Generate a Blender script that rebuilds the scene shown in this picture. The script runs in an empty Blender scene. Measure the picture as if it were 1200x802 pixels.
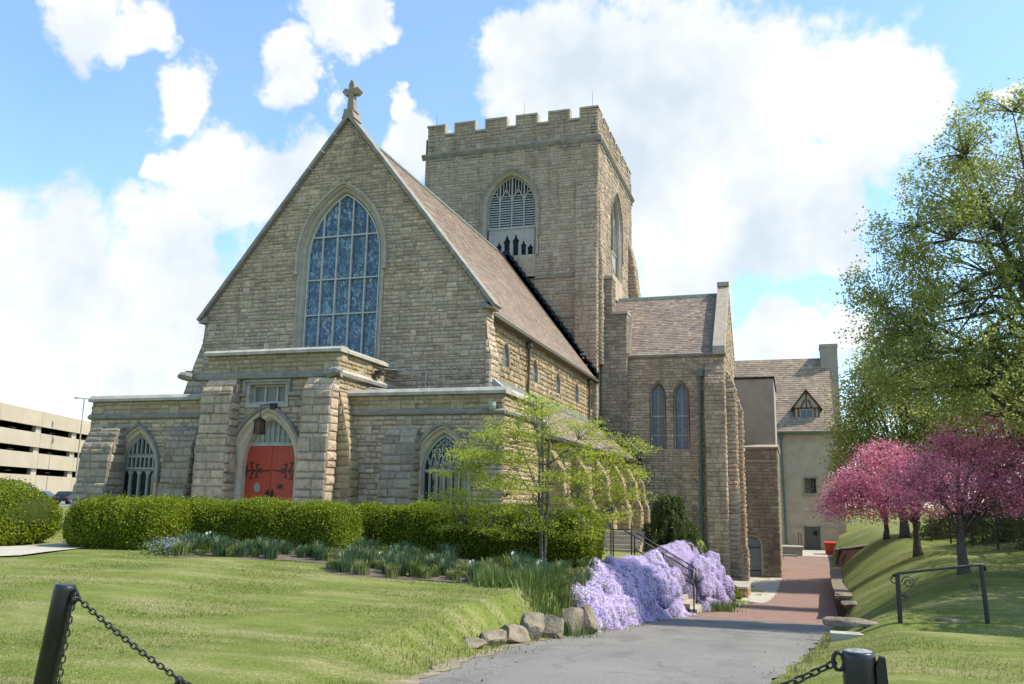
import bpy, bmesh, math, random
import numpy as np
from mathutils import Vector, Matrix
from mathutils.geometry import tessellate_polygon
rnd = random.Random(7)
RNG = np.random.default_rng(11)
S = bpy.context.scene
COL = S.collection
PI = math.pi

# ------------------------------------------------------------------ camera
YAW, PITCH, ROLL, FOC = 0.313908, 0.183465, 0.018733, 1010.1
EYE = Vector((0, 0, 1.65))
def cam_axes():
    cy, sy, cp, sp = math.cos(YAW), math.sin(YAW), math.cos(PITCH), math.sin(PITCH)
    f = Vector((-sy*cp, cy*cp, sp)); r = Vector((cy, sy, 0)); u = r.cross(f)
    cr, sr = math.cos(ROLL), math.sin(ROLL)
    return cr*r + sr*u, cr*u - sr*r, f
CR, CU, CF = cam_axes()
cd = bpy.data.cameras.new('camera'); cam = bpy.data.objects.new('camera', cd); COL.objects.link(cam)
cam.matrix_world = Matrix(((CR.x, CU.x, -CF.x, EYE.x), (CR.y, CU.y, -CF.y, EYE.y), (CR.z, CU.z, -CF.z, EYE.z), (0, 0, 0, 1)))
cd.sensor_width = 36; cd.lens = FOC/1200*36; cd.clip_start = 0.05; cd.clip_end = 3000
S.camera = cam
# ------------------------------------------------------------------ sun, sky, exposure
SUN_EL, SUN_AZ = math.radians(50), math.radians(76)      # azimuth measured from +Y towards +X
sun_dir = Vector((math.cos(SUN_EL)*math.sin(SUN_AZ), math.cos(SUN_EL)*math.cos(SUN_AZ), math.sin(SUN_EL)))
ld = bpy.data.lights.new('sun', 'SUN'); ld.energy = 3.55; ld.angle = math.radians(0.55); ld.color = (1.0, 0.93, 0.82)
sun = bpy.data.objects.new('sun', ld); COL.objects.link(sun)
sun.rotation_euler = (-sun_dir).to_track_quat('-Z', 'Y').to_euler()
S.view_settings.view_transform = 'Standard'; S.view_settings.look = 'None'
S.view_settings.exposure = 0.89; S.view_settings.gamma = 1.0
S.view_settings.use_curve_mapping = False
S.cycles.max_bounces = 6; S.cycles.transparent_max_bounces = 8
S.cycles.use_denoising = True

def cloud_dir(px, py):
    return (CF + CR*((px-600)/FOC) - CU*((py-401)/FOC)).normalized()
# cloud banks: heading and elevation of each puff (degrees) are worked out from these plate readings once
PUFFS = [(760, 110, 165), (640, 85, 90), (590, 60, 50), (880, 120, 135), (1000, 125, 100), (1070, 105, 58), (820, 250, 140), (910, 230, 115), (970, 300, 45), (700, 200, 80),
         (60, 335, 125), (200, 305, 92), (0, 340, 90), (150, 385, 95), (240, 370, 60), (30, 410, 60), (265, 198, 72), (345, 195, 62), (200, 185, 34), (480, 170, 52), (400, 25, 62), (345, 80, 42), (440, 18, 38), (385, 105, 30),
         (205, 112, 48), (95, 25, 50), (160, 38, 38), (472, 115, 28), (930, 405, 55), (1000, 400, 42), (870, 415, 36), (10, 455, 30), (110, 440, 45), (1180, 95, 24), (-160, 250, 120), (-250, 60, 110), (1400, 200, 170), (1500, 60, 140), (300, -200, 140), (900, -250, 170)]
w = bpy.data.worlds.new('World'); S.world = w; w.use_nodes = True
nt = w.node_tree; nt.nodes.clear(); N = nt.nodes.new; L = nt.links.new
out = N('ShaderNodeOutputWorld')
sky = N('ShaderNodeTexSky'); sky.sky_type = 'NISHITA'; sky.sun_disc = False
sky.sun_elevation = SUN_EL; sky.sun_rotation = SUN_AZ; sky.air_density = 1.0; sky.dust_density = 0.6; sky.ozone_density = 2.0; sky.altitude = 200
bg = N('ShaderNodeBackground'); bg.inputs[1].default_value = 0.15
sat = N('ShaderNodeHueSaturation'); sat.inputs['Hue'].default_value = 0.494; sat.inputs['Saturation'].default_value = 1.12; sat.inputs['Value'].default_value = 1.15
L(sky.outputs[0], sat.inputs['Color']); L(sat.outputs[0], bg.inputs[0])
tc = N('ShaderNodeTexCoord')
def noise(scale, detail, src):
    n = N('ShaderNodeTexNoise'); n.inputs['Scale'].default_value = scale; n.inputs['Detail'].default_value = detail; n.inputs['Roughness'].default_value = 0.6
    L(src, n.inputs['Vector']); return n
n1 = noise(7, 5, tc.outputs['Generated'])
sub = N('ShaderNodeVectorMath'); sub.operation = 'SUBTRACT'; sub.inputs[1].default_value = (.5, .5, .5); L(n1.outputs['Color'], sub.inputs[0])
scl = N('ShaderNodeVectorMath'); scl.operation = 'SCALE'; scl.inputs['Scale'].default_value = 0.16; L(sub.outputs[0], scl.inputs[0])
add = N('ShaderNodeVectorMath'); add.operation = 'ADD'; L(tc.outputs['Generated'], add.inputs[0]); L(scl.outputs[0], add.inputs[1])
prev = None
for px, py, r in PUFFS:
    d = N('ShaderNodeVectorMath'); d.operation = 'DISTANCE'; L(add.outputs[0], d.inputs[0]); d.inputs[1].default_value = cloud_dir(px, py)
    m = N('ShaderNodeMapRange'); m.inputs['From Min'].default_value = 0; m.inputs['From Max'].default_value = r*1.12/FOC
    m.inputs['To Min'].default_value = 1; m.inputs['To Max'].default_value = 0; L(d.outputs['Value'], m.inputs['Value'])
    if prev is None: prev = m.outputs[0]
    else:
        x = N('ShaderNodeMath'); x.operation = 'MAXIMUM'; L(prev, x.inputs[0]); L(m.outputs[0], x.inputs[1]); prev = x.outputs[0]
n2 = noise(22, 6, tc.outputs['Generated'])
ma = N('ShaderNodeMath'); ma.operation = 'MULTIPLY_ADD'; ma.inputs[1].default_value = 0.80; ma.inputs[2].default_value = -0.40; L(n2.outputs['Fac'], ma.inputs[0])
ad = N('ShaderNodeMath'); ad.operation = 'ADD'; L(prev, ad.inputs[0]); L(ma.outputs[0], ad.inputs[1])
cm = N('ShaderNodeMapRange'); cm.interpolation_type = 'SMOOTHSTEP'; cm.inputs['From Min'].default_value = 0.16; cm.inputs['From Max'].default_value = 0.46
cm.inputs['To Min'].default_value = 0.10; cm.inputs['To Max'].default_value = 0.97; L(ad.outputs[0], cm.inputs['Value'])
n3 = noise(5, 4, tc.outputs['Generated'])
cr = N('ShaderNodeValToRGB'); cr.color_ramp.elements[0].position = 0.38; cr.color_ramp.elements[0].color = (0.66, 0.76, 0.84, 1)
cr.color_ramp.elements[1].position = 0.60; cr.color_ramp.elements[1].color = (0.98, 0.99, 1.0, 1); L(n3.outputs['Fac'], cr.inputs[0])
bgc = N('ShaderNodeBackground'); bgc.inputs[1].default_value = 0.59; L(cr.outputs[0], bgc.inputs[0])
mx = N('ShaderNodeMixShader'); L(cm.outputs[0], mx.inputs[0]); L(bg.outputs[0], mx.inputs[1]); L(bgc.outputs[0], mx.inputs[2])
L(mx.outputs[0], out.inputs[0])

# ------------------------------------------------------------------ materials
class G:                                                     # a small wrapper round one material's node tree
    def __init__(s, name, rough=0.8, spec=0.3, metal=0.0):
        s.m = bpy.data.materials.new(name); s.m.use_nodes = True; s.t = s.m.node_tree
        s.b = s.t.nodes['Principled BSDF']; s.b.inputs['Roughness'].default_value = rough
        s.b.inputs['Specular IOR Level'].default_value = spec; s.b.inputs['Metallic'].default_value = metal
        s.o = s.n('ShaderNodeTexCoord').outputs['Object']
    def n(s, k): return s.t.nodes.new(k)
    def l(s, a, b): s.t.links.new(a, b)
    def noise(s, scale, detail=4, rough=.6, vec=None, out='Fac', stretch=None):
        n = s.n('ShaderNodeTexNoise'); n.inputs['Scale'].default_value = scale; n.inputs['Detail'].default_value = detail; n.inputs['Roughness'].default_value = rough
        v = vec or s.o
        if stretch:
            mp = s.n('ShaderNodeMapping'); mp.inputs['Scale'].default_value = stretch; s.l(v, mp.inputs[0]); v = mp.outputs[0]
        s.l(v, n.inputs['Vector']); return n.outputs[out]
    def ramp(s, fac, stops, interp='LINEAR'):
        r = s.n('ShaderNodeValToRGB'); r.color_ramp.interpolation = interp; e = r.color_ramp.elements
        while len(e) < len(stops): e.new(0.5)
        for x, (p, c) in zip(e, stops): x.position = p; x.color = (*c, 1)
        s.l(fac, r.inputs[0]); return r.outputs[0]
    def mix(s, fac, a, b, kind='MIX'):
        m = s.n('ShaderNodeMix'); m.data_type = 'RGBA'; m.blend_type = kind
        for sock, v in ((m.inputs[0], fac), (m.inputs[6], a), (m.inputs[7], b)):
            if isinstance(v, (int, float)): sock.default_value = v
            elif isinstance(v, tuple): sock.default_value = (*v, 1)
            else: s.l(v, sock)
        return m.outputs[2]
    def island(s): return s.n('ShaderNodeNewGeometry').outputs['Random Per Island']
    def col(s, c):
        if isinstance(c, tuple): s.b.inputs['Base Color'].default_value = (*c, 1)
        else: s.l(c, s.b.inputs['Base Color'])
        return s
    def bump(s, h, strength=.4, dist=.02):
        b = s.n('ShaderNodeBump'); b.inputs['Strength'].default_value = strength; b.inputs['Distance'].default_value = dist
        s.l(h, b.inputs['Height']); s.l(b.outputs[0], s.b.inputs['Normal']); return s

def stone_mat(name, stops, stain=(.45, .43, .42), samt=.55):
    g = G(name, .92, .15)
    c = g.ramp(g.island(), stops)
    c = g.mix(g.ramp(g.noise(7, 6, .7), [(.4, (0, 0, 0)), (.75, (.6, .6, .6))]), c, (.12, .105, .08))
    c = g.mix(g.ramp(g.noise(.33, 6, .65, stretch=(1, 1, .55)), [(.45, (0, 0, 0)), (.72, (samt, samt, samt))]), c, g.mix(1.0, c, stain, 'MULTIPLY'))
    c = g.mix(g.ramp(g.noise(2.4, 5, .65, stretch=(1, 1, .10)), [(.52, (0, 0, 0)), (.72, (.6, .6, .6))]), c, g.mix(1.0, c, (.40, .37, .34), 'MULTIPLY'))
    g.col(c); g.bump(g.noise(16, 6, .7), 1.0, .035); return g.m
def plain(name, c1, c2=None, scale=6, rough=.7, spec=.3, metal=0.0, bump=.15, dist=.01, detail=4):
    g = G(name, rough, spec, metal); c2 = c2 or tuple(x*.75 for x in c1)
    nz = g.noise(scale, detail); g.col(g.ramp(nz, [(.3, c2), (.7, c1)]))
    if bump: g.bump(g.noise(scale*4, 4), bump, dist)
    return g.m
def leaf_mat(name, stops, trans=.35, clump=None, cs=1.2):
    g = G(name, .5, .25); c = g.ramp(g.island(), stops)
    if clump: c = g.mix(g.ramp(g.noise(cs, 3), [(.42, (0, 0, 0)), (.62, (.6, .6, .6))]), c, g.mix(1.0, c, clump, 'MULTIPLY'))
    g.col(c)
    tr = g.n('ShaderNodeBsdfTranslucent'); g.l(c, tr.inputs[0])
    mx_ = g.n('ShaderNodeMixShader'); mx_.inputs[0].default_value = trans
    g.l(g.b.outputs[0], mx_.inputs[1]); g.l(tr.outputs[0], mx_.inputs[2]); g.l(mx_.outputs[0], g.t.nodes['Material Output'].inputs[0])
    return g.m
M = {}
M['facade'] = stone_mat('facade_stone', [(0, (0.389, 0.302, 0.213)), (.2, (0.531, 0.409, 0.281)), (.45, (0.590, 0.454, 0.307)), (.62, (0.484, 0.381, 0.281)), (.78, (0.566, 0.442, 0.312)), (.92, (0.649, 0.498, 0.328)), (1, (0.708, 0.560, 0.390))], (.50, .46, .44))
M['golden'] = stone_mat('golden_stone', [(0, (.35, .26, .145)), (.3, (.46, .345, .19)), (.6, (.50, .385, .22)), (.85, (.40, .32, .20)), (1, (.56, .44, .27))], samt=.4)
M['grey'] = stone_mat('weathered_stone', [(0, (0.253, 0.207, 0.159)), (.3, (0.391, 0.319, 0.233)), (.6, (0.448, 0.370, 0.265)), (.85, (0.310, 0.263, 0.207)), (1, (0.529, 0.431, 0.307))], (.36, .35, .35), .85)
M['tower'] = stone_mat('tower_stone', [(0, (0.378, 0.302, 0.216)), (.3, (0.475, 0.380, 0.270)), (.6, (0.508, 0.406, 0.284)), (.85, (0.432, 0.348, 0.260)), (1, (0.562, 0.447, 0.314))])
M['mortar'] = plain('mortar', (.26, .22, .16), (.17, .145, .105), 5, .95, .1)
M['trim'] = plain('dressed_stone', (.43, .37, .285), (.31, .265, .205), 3, .85, .2, bump=.25)
M['darktrim'] = plain('weathered_trim', (.31, .285, .235), (.17, .158, .135), 3, .9, .2, bump=.3)
M['cap'] = plain('coping_stone', (.45, .41, .34), (.28, .255, .21), 2.5, .8, .25, bump=.2)
M['palestone'] = plain('limestone_moulding', (.56, .47, .35), (.42, .35, .26), 3, .85, .2, bump=.2)
def slate(name, stops):
    g = G(name, .75, .3); c = g.ramp(g.island(), stops)
    c = g.mix(g.ramp(g.noise(.5, 5), [(.4, (0, 0, 0)), (.7, (.35, .35, .35))]), c, (.12, .11, .10)); g.col(c); g.bump(g.noise(14, 4), .3, .01); return g.m
M['slate'] = slate('nave_slate', [(0, (.22, .155, .115)), (.35, (.29, .215, .155)), (.7, (.255, .20, .155)), (1, (.37, .28, .20))])
M['slate2'] = slate('transept_slate', [(0, (.18, .135, .115)), (.35, (.31, .23, .165)), (.7, (.25, .20, .175)), (1, (.41, .32, .21))])
M['slate3'] = slate('house_slate', [(0, (.25, .18, .12)), (.35, (.38, .28, .185)), (.7, (.31, .235, .17)), (1, (.46, .35, .22))])
M['copper'] = plain('green_copper', (.15, .20, .155), (.085, .12, .095), 4, .6, .4)
M['black'] = plain('black_paint', (.014, .015, .017), (.008, .008, .009), 12, .38, .5, bump=.1)
M['iron'] = plain('dark_iron', (.018, .018, .02), (.01, .01, .01), 10, .5, .5)
M['dark'] = plain('dark_felt', (.03, .035, .045), (.02, .02, .025), 3, .9, .2)
M['red'] = plain('red_paint', (.46, .06, .022), (.34, .042, .018), 5, .5, .4, bump=.08)
M['frame'] = plain('grey_green_paint', (.38, .39, .33), (.28, .29, .25), 4, .6, .3)
M['white'] = plain('white_paint', (.38, .37, .33), (.28, .27, .24), 5, .55, .4)
g = G('dark_glass', .06, .6); g.col(g.ramp(g.noise(3, 3), [(.3, (.01, .013, .012)), (.7, (.03, .035, .03))])); g.bump(g.noise(4, 2), .12, .02); M['glass'] = g.m
g = G('pale_leaded_glass', .3, .5); g.col(g.ramp(g.noise(5, 4), [(.3, (.07, .085, .10)), (.7, (.15, .165, .18))])); g.bump(g.noise(12, 2), .3, .02); M['paleglass'] = g.m
g = G('stained_glass', .16, .5)
v = g.n('ShaderNodeTexVoronoi'); v.inputs['Scale'].default_value = 8.5; v.inputs['Randomness'].default_value = 1; mp_ = g.n('ShaderNodeMapping'); mp_.inputs['Scale'].default_value = (1.3, 1, .55); g.l(g.o, mp_.inputs[0]); dd_ = g.n('ShaderNodeVectorMath'); dd_.operation = 'ADD'; dn_ = g.noise(3, 3, out='Color'); g.l(mp_.outputs[0], dd_.inputs[0]); g.l(dn_, dd_.inputs[1]); g.l(dd_.outputs[0], v.inputs['Vector'])
sp = g.n('ShaderNodeSeparateColor'); g.l(v.outputs['Color'], sp.inputs[0])
c = g.ramp(sp.outputs[0], [(0, (.03, .06, .09)), (.2, (.06, .13, .21)), (.38, (.11, .22, .25)), (.52, (.035, .055, .14)), (.68, (.16, .25, .27)), (.82, (.06, .075, .09)), (.92, (.28, .36, .36))], 'CONSTANT')
c = g.mix(g.ramp(g.noise(1.1, 3), [(.45, (0, 0, 0)), (.7, (.7, .7, .7))]), c, (.03, .055, .085))
g.col(c); g.bump(sp.outputs[1], .35, .05); M['stained'] = g.m
M['leadbar'] = plain('pale_bar', (.50, .51, .47), (.38, .39, .36), 4, .6, .3)
M['concrete'] = plain('concrete', (.50, .46, .38), (.38, .35, .29), .5, .9, .2, detail=8)
M['stucco'] = plain('stucco', (.60, .47, .33), (.44, .345, .24), 1.1, .92, .15, detail=8)
M['greystucco'] = plain('grey_stucco', (.38, .335, .27), (.28, .245, .20), .9, .92, .15, detail=8)
M['brick'] = plain('brown_brick', (.13, .06, .045), (.07, .04, .032), 5, .9, .2, bump=.3)
M['rock'] = plain('rock', (.30, .25, .175), (.11, .092, .068), 4, .95, .15, bump=.7, dist=.04, detail=7)
M['bark'] = plain('bark', (.13, .105, .085), (.06, .05, .042), 14, .95, .1, bump=.8, dist=.02)
M['greybark'] = plain('grey_bark', (.20, .18, .155), (.10, .09, .08), 14, .95, .1, bump=.8, dist=.02)
M['soil'] = plain('soil', (.20, .165, .125), (.09, .072, .055), 7, .95, .1, bump=.8, dist=.04, detail=8)
M['drysoil'] = plain('dry_soil', (.34, .29, .20), (.17, .15, .085), 5, .95, .1, bump=.7, dist=.03, detail=8)
M['wood'] = plain('brown_timber', (.16, .085, .05), (.09, .05, .03), 5, .8, .2)
M['orange'] = plain('orange_plastic', (.62, .07, .02), (.5, .05, .015), 3, .5, .4)
M['bluedoor'] = plain('blue_grey_paint', (.22, .26, .30), (.17, .20, .235), 4, .6, .3)
M['brownpaint'] = plain('olive_paint', (.13, .12, .085), (.10, .09, .065), 4, .7, .3)
M['hedge'] = leaf_mat('hedge_leaf', [(0, (.10, .145, .010)), (.35, (.19, .25, .014)), (.8, (.27, .325, .018)), (.95, (.34, .375, .03)), (1, (.30, .22, .08))], .42, (.62, .68, .6), 1.6)
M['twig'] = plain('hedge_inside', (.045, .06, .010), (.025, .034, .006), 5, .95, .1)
M['maple'] = leaf_mat('lime_leaf', [(0, (.32, .38, .035)), (.5, (.42, .48, .05)), (1, (.50, .54, .08))], .55)
M['oak'] = leaf_mat('olive_leaf', [(0, (.23, .28, .07)), (.5, (.34, .385, .095)), (.85, (.43, .46, .13)), (1, (.52, .52, .19))], .6)
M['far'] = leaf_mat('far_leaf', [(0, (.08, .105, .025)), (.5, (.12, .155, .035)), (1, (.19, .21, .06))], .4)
M['pink'] = leaf_mat('pink_blossom', [(0, (.48, .10, .19)), (.3, (.70, .21, .34)), (.65, (.80, .31, .45)), (.86, (.86, .48, .58)), (.93, (.34, .12, .09)), (1, (.22, .14, .07))], .52)
M['conifer'] = leaf_mat('conifer_needle', [(0, (.05, .08, .02)), (.6, (.10, .14, .03)), (1, (.16, .20, .045))], .3)
M['strap'] = leaf_mat('strap_leaf', [(0, (.055, .10, .04)), (.5, (.085, .145, .065)), (1, (.15, .21, .11))], .3)
M['strap2'] = leaf_mat('green_strap_leaf', [(0, (.07, .12, .025)), (.5, (.11, .165, .035)), (1, (.17, .215, .06))], .3)
M['strap3'] = leaf_mat('pale_strap_leaf', [(0, (.11, .14, .04)), (.5, (.19, .23, .07)), (.85, (.26, .28, .10)), (1, (.40, .34, .17))], .35)
M['petal'] = leaf_mat('white_petal', [(0, (.68, .66, .58)), (1, (.78, .77, .72))], .3)
M['yellow'] = leaf_mat('yellow_petal', [(0, (.75, .52, .03)), (1, (.8, .6, .05))], .3)
M['litter'] = leaf_mat('dry_leaf', [(0, (.10, .07, .04)), (.5, (.20, .15, .08)), (1, (.33, .27, .15))], .1)
M['blue'] = leaf_mat('blue_petal', [(0, (.30, .31, .62)), (1, (.48, .48, .74))], .3)
M['phlox'] = leaf_mat('lavender_petal', [(0, (.58, .46, .78)), (.4, (.70, .58, .85)), (.8, (.78, .69, .89)), (1, (.88, .83, .94))], .4)
M['phloxgreen'] = plain('phlox_leaf', (.22, .19, .22), (.12, .12, .10), 9, .9, .1, bump=.5)
g = G('grass_blade', .6, .2); c = g.ramp(g.island(), [(0, (.125, .165, .028)), (.5, (.185, .225, .045)), (.85, (.24, .265, .075)), (1, (.38, .35, .17))])
c = g.mix(g.ramp(g.noise(.8, 7, .7, stretch=(.5, 1.5, 1)), [(.46, (0, 0, 0)), (.66, (.75, .75, .75))]), c, (.42, .37, .20)); g.col(c)
tr = g.n('ShaderNodeBsdfTranslucent'); g.l(c, tr.inputs[0]); mx_ = g.n('ShaderNodeMixShader'); mx_.inputs[0].default_value = .45
g.l(g.b.outputs[0], mx_.inputs[1]); g.l(tr.outputs[0], mx_.inputs[2]); g.l(mx_.outputs[0], g.t.nodes['Material Output'].inputs[0]); M['grass'] = g.m
M['tallgrass'] = leaf_mat('long_grass', [(0, (.12, .15, .03)), (.5, (.18, .20, .05)), (1, (.33, .29, .13))], .35)
g = G('lawn', .95, .1)
c = g.ramp(g.noise(.9, 8, .7), [(.3, (.115, .145, .03)), (.55, (.18, .21, .048)), (.75, (.25, .255, .085))])
c = g.mix(g.ramp(g.noise(.8, 7, .7, stretch=(.5, 1.5, 1)), [(.46, (0, 0, 0)), (.66, (.75, .75, .75))]), c, (.36, .32, .16))
c = g.mix(g.ramp(g.noise(26, 4), [(.4, (.55, .55, .55)), (.6, (0, 0, 0))]), c, (.07, .09, .018))
g.col(c); g.bump(g.noise(40, 5), .6, .03); M['lawn'] = g.m
g = G('asphalt', .9, .25)
c = g.ramp(g.noise(45, 5, .75), [(.35, (.125, .118, .105)), (.65, (.245, .23, .205))])
c = g.mix(g.ramp(g.noise(.5, 6, .6), [(.4, (0, 0, 0)), (.7, (.5, .5, .5))]), c, (.25, .235, .205))
vz = g.n('ShaderNodeTexVoronoi'); vz.feature = 'DISTANCE_TO_EDGE'; vz.inputs['Scale'].default_value = .42
dv = g.n('ShaderNodeVectorMath'); dv.operation = 'ADD'; sc_ = g.n('ShaderNodeVectorMath'); sc_.operation = 'SCALE'; sc_.inputs['Scale'].default_value = .8
g.l(g.noise(1.1, 5, out='Color'), sc_.inputs[0]); g.l(g.o, dv.inputs[0]); g.l(sc_.outputs[0], dv.inputs[1]); g.l(dv.outputs[0], vz.inputs['Vector'])
c = g.mix(g.ramp(g.noise(.8, 6, .65, stretch=(1.6, .5, 1)), [(.5, (0, 0, 0)), (.68, (.55, .55, .55))]), c, (.10, .095, .085))
c = g.mix(g.ramp(vz.outputs['Distance'], [(.004, (.3, .3, .3)), (.012, (0, 0, 0))]), c, (.05, .048, .045))
g.col(c); g.bump(g.noise(90, 3), .5, .01); M['asphalt'] = g.m
g = G('brick_paving', .9, .2)
bt = g.n('ShaderNodeTexBrick'); bt.inputs['Scale'].default_value = 1; bt.inputs['Brick Width'].default_value = .22; bt.inputs['Row Height'].default_value = .11; bt.inputs['Mortar Size'].default_value = .008
bt.inputs['Color1'].default_value = (.29, .16, .125, 1); bt.inputs['Color2'].default_value = (.21, .12, .097, 1); bt.inputs['Mortar'].default_value = (.22, .185, .14, 1); g.l(g.o, bt.inputs['Vector'])
c = g.mix(g.ramp(g.noise(.9, 6), [(.45, (0, 0, 0)), (.75, (.6, .6, .6))]), bt.outputs[0], (.25, .21, .165)); g.col(c); g.bump(bt.outputs['Fac'], -.4, .02); M['paving'] = g.m
M['path'] = plain('path_concrete', (.47, .43, .35), (.36, .33, .27), 2, .9, .2, bump=.2, detail=7)
M['house_brick'] = M['brick']

# ------------------------------------------------------------------ mesh helpers
class MB:
    def __init__(s): s.v = []; s.f = []; s.i = []
    def add(s, vs, fs, mi=0):
        b = len(s.v); s.v.extend([tuple(p) for p in vs]); s.f.extend([tuple(b+k for k in f) for f in fs]); s.i.extend([mi]*len(fs))
    def quad(s, a, b, c, d, mi=0): s.add((a, b, c, d), ((0, 1, 2, 3),), mi)
    def hexa(s, p, mi=0): s.add(p, ((0, 3, 2, 1), (4, 5, 6, 7), (0, 1, 5, 4), (1, 2, 6, 5), (2, 3, 7, 6), (3, 0, 4, 7)), mi)
    def box(s, x0, x1, y0, y1, z0, z1, mi=0):
        s.hexa(((x0, y0, z0), (x1, y0, z0), (x1, y1, z0), (x0, y1, z0), (x0, y0, z1), (x1, y0, z1), (x1, y1, z1), (x0, y1, z1)), mi)
    def prism(s, pts, ext, mi=0):                       # 3D polygon pushed along ext
        n = len(pts); e = Vector(ext); a = [Vector(p) for p in pts]; vs = a+[p+e for p in a]
        fs = [tuple(range(n-1, -1, -1)), tuple(range(n, 2*n))]+[(k, (k+1) % n, n+(k+1) % n, n+k) for k in range(n)]
        s.add(vs, fs, mi)
    def tube(s, pts, r, n=8, mi=0, cap=True):
        pts = [Vector(p) for p in pts]; rs = r if isinstance(r, (list, tuple)) else [r]*len(pts); vs = []; pu = None
        for k, p in enumerate(pts):
            t = (pts[min(k+1, len(pts)-1)]-pts[max(k-1, 0)]); t = t.normalized() if t.length > 1e-9 else Vector((0, 0, 1))
            u = pu - t*pu.dot(t) if pu else t.orthogonal()
            u = u.normalized() if u.length > 1e-6 else t.orthogonal().normalized(); pu = u; w_ = t.cross(u)
            vs += [p+(u*math.cos(2*PI*j/n)+w_*math.sin(2*PI*j/n))*rs[k] for j in range(n)]
        fs = [(k*n+j, k*n+(j+1) % n, (k+1)*n+(j+1) % n, (k+1)*n+j) for k in range(len(pts)-1) for j in range(n)]
        if cap: fs += [tuple(range(n-1, -1, -1)), tuple(range((len(pts)-1)*n, len(pts)*n))]
        s.add(vs, fs, mi)
    def build(s, name, mats, parent=None, smooth=False):
        me = bpy.data.meshes.new(name); off = world_loc(parent)
        me.from_pydata([(p[0]-off[0], p[1]-off[1], p[2]-off[2]) for p in s.v], [], s.f)
        for m in (mats if isinstance(mats, (list, tuple)) else [mats]): me.materials.append(M[m] if isinstance(m, str) else m)
        me.polygons.foreach_set('material_index', s.i)
        if smooth: me.polygons.foreach_set('use_smooth', [True]*len(s.f))
        me.update(); o = bpy.data.objects.new(name, me); COL.objects.link(o)
        if parent is not None: o.parent = parent
        return o
def world_loc(o):
    v_ = Vector((0, 0, 0))
    while o is not None: v_ += o.location; o = o.parent
    return v_
def np_obj(name, verts, k, mat, parent=None, smooth=False):   # verts: (n*k,3), k corners per face
    n = len(verts)//k; off = np.array(world_loc(parent)); me = bpy.data.meshes.new(name)
    me.vertices.add(n*k); me.vertices.foreach_set('co', (verts-off).astype(np.float32).ravel())
    me.loops.add(n*k); me.loops.foreach_set('vertex_index', np.arange(n*k, dtype=np.int32))
    me.polygons.add(n); me.polygons.foreach_set('loop_start', np.arange(n, dtype=np.int32)*k); me.polygons.foreach_set('loop_total', np.full(n, k, dtype=np.int32))
    me.materials.append(M[mat]); me.update(calc_edges=True); me.validate()
    o = bpy.data.objects.new(name, me); COL.objects.link(o)
    if parent is not None: o.parent = parent
    return o
def tag(o, label=None, cat=None, group=None, kind=None):
    for k, v_ in (('label', label), ('category', cat), ('group', group), ('kind', kind)):
        if v_: o[k] = v_
    return o
def thing(name, loc, label, cat, group=None):
    o = bpy.data.objects.new(name, None); o.empty_display_size = .2; o.location = loc; COL.objects.link(o)
    return tag(o, label, cat, group)
class Fr:                                                   # a wall frame: origin, along, up, outward
    def __init__(s, o, u, v, n): s.o, s.u, s.v, s.n = Vector(o), Vector(u).normalized(), Vector(v).normalized(), Vector(n).normalized()
    def p(s, u, v, d=0): return s.o+s.u*u+s.v*v+s.n*d
    def box(s, mb, u0, u1, v0, v1, d0, d1, mi=0):
        mb.hexa([s.p(u0, v0, d0), s.p(u1, v0, d0), s.p(u1, v0, d1), s.p(u0, v0, d1), s.p(u0, v1, d0), s.p(u1, v1, d0), s.p(u1, v1, d1), s.p(u0, v1, d1)], mi)
def front(y): return Fr((0, y, 0), (1, 0, 0), (0, 0, 1), (0, -1, 0))
def side(x): return Fr((x, 0, 0), (0, 1, 0), (0, 0, 1), (1, 0, 0))
class Arch:                                                 # pointed arch opening
    def __init__(s, c, a, vb, vs, va): s.c, s.a, s.vb, s.vs, s.va = c, a, vb, vs, va; h = va-vs; s.R = max((a*a+h*h)/(2*a), a+1e-4)
    def half(s, v, t=0):
        a = s.a+t
        if v <= s.vs: return a
        q = (s.R+t)**2-(v-s.vs)**2
        return max(0, math.sqrt(q)-(s.R-s.a)) if q > 0 else 0
    def top(s, u, t=0):
        x = abs(u-s.c)+(s.R-s.a); q = (s.R+t)**2-x*x
        return s.vs+math.sqrt(q) if q > 0 else s.vs
    def line(s, t=0, n=12, legs=True, vb=None):
        R = s.R+t; off = s.R-s.a; am = math.acos(max(-1, min(1, off/R))); vb = s.vb if vb is None else vb
        right = [(s.c-off+R*math.cos(am*k/n), s.vs+R*math.sin(am*k/n)) for k in range(n+1)]
        left = [(2*s.c-x, y) for x, y in right]
        pts = left + right[::-1][1:]
        return ([(s.c-s.a-t, vb)]+pts+[(s.c+s.a+t, vb)]) if legs else pts
def loft(mb, fr, arch, prof, legs=True, vb=None, mi=0):
    L_ = [[fr.p(u, v, d) for u, v in arch.line(t, legs=legs, vb=vb)] for t, d in prof]
    for A, B in zip(L_, L_[1:]):
        for k in range(len(A)-1): mb.quad(A[k], A[k+1], B[k+1], B[k], mi)
def xings(poly, v):
    r = []
    for (x0, y0), (x1, y1) in zip(poly, poly[1:]+poly[:1]):
        if (y0 <= v) != (y1 <= v): r.append(x0+(v-y0)/(y1-y0)*(x1-x0))
    r.sort(); return list(zip(r[::2], r[1::2]))
def cut(iv, holes):
    for a, b in holes:
        nx = []
        for p, q in iv:
            if b <= p or a >= q: nx.append((p, q)); continue
            if a > p: nx.append((p, a))
            if b < q: nx.append((b, q))
        iv = nx
    return iv
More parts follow.
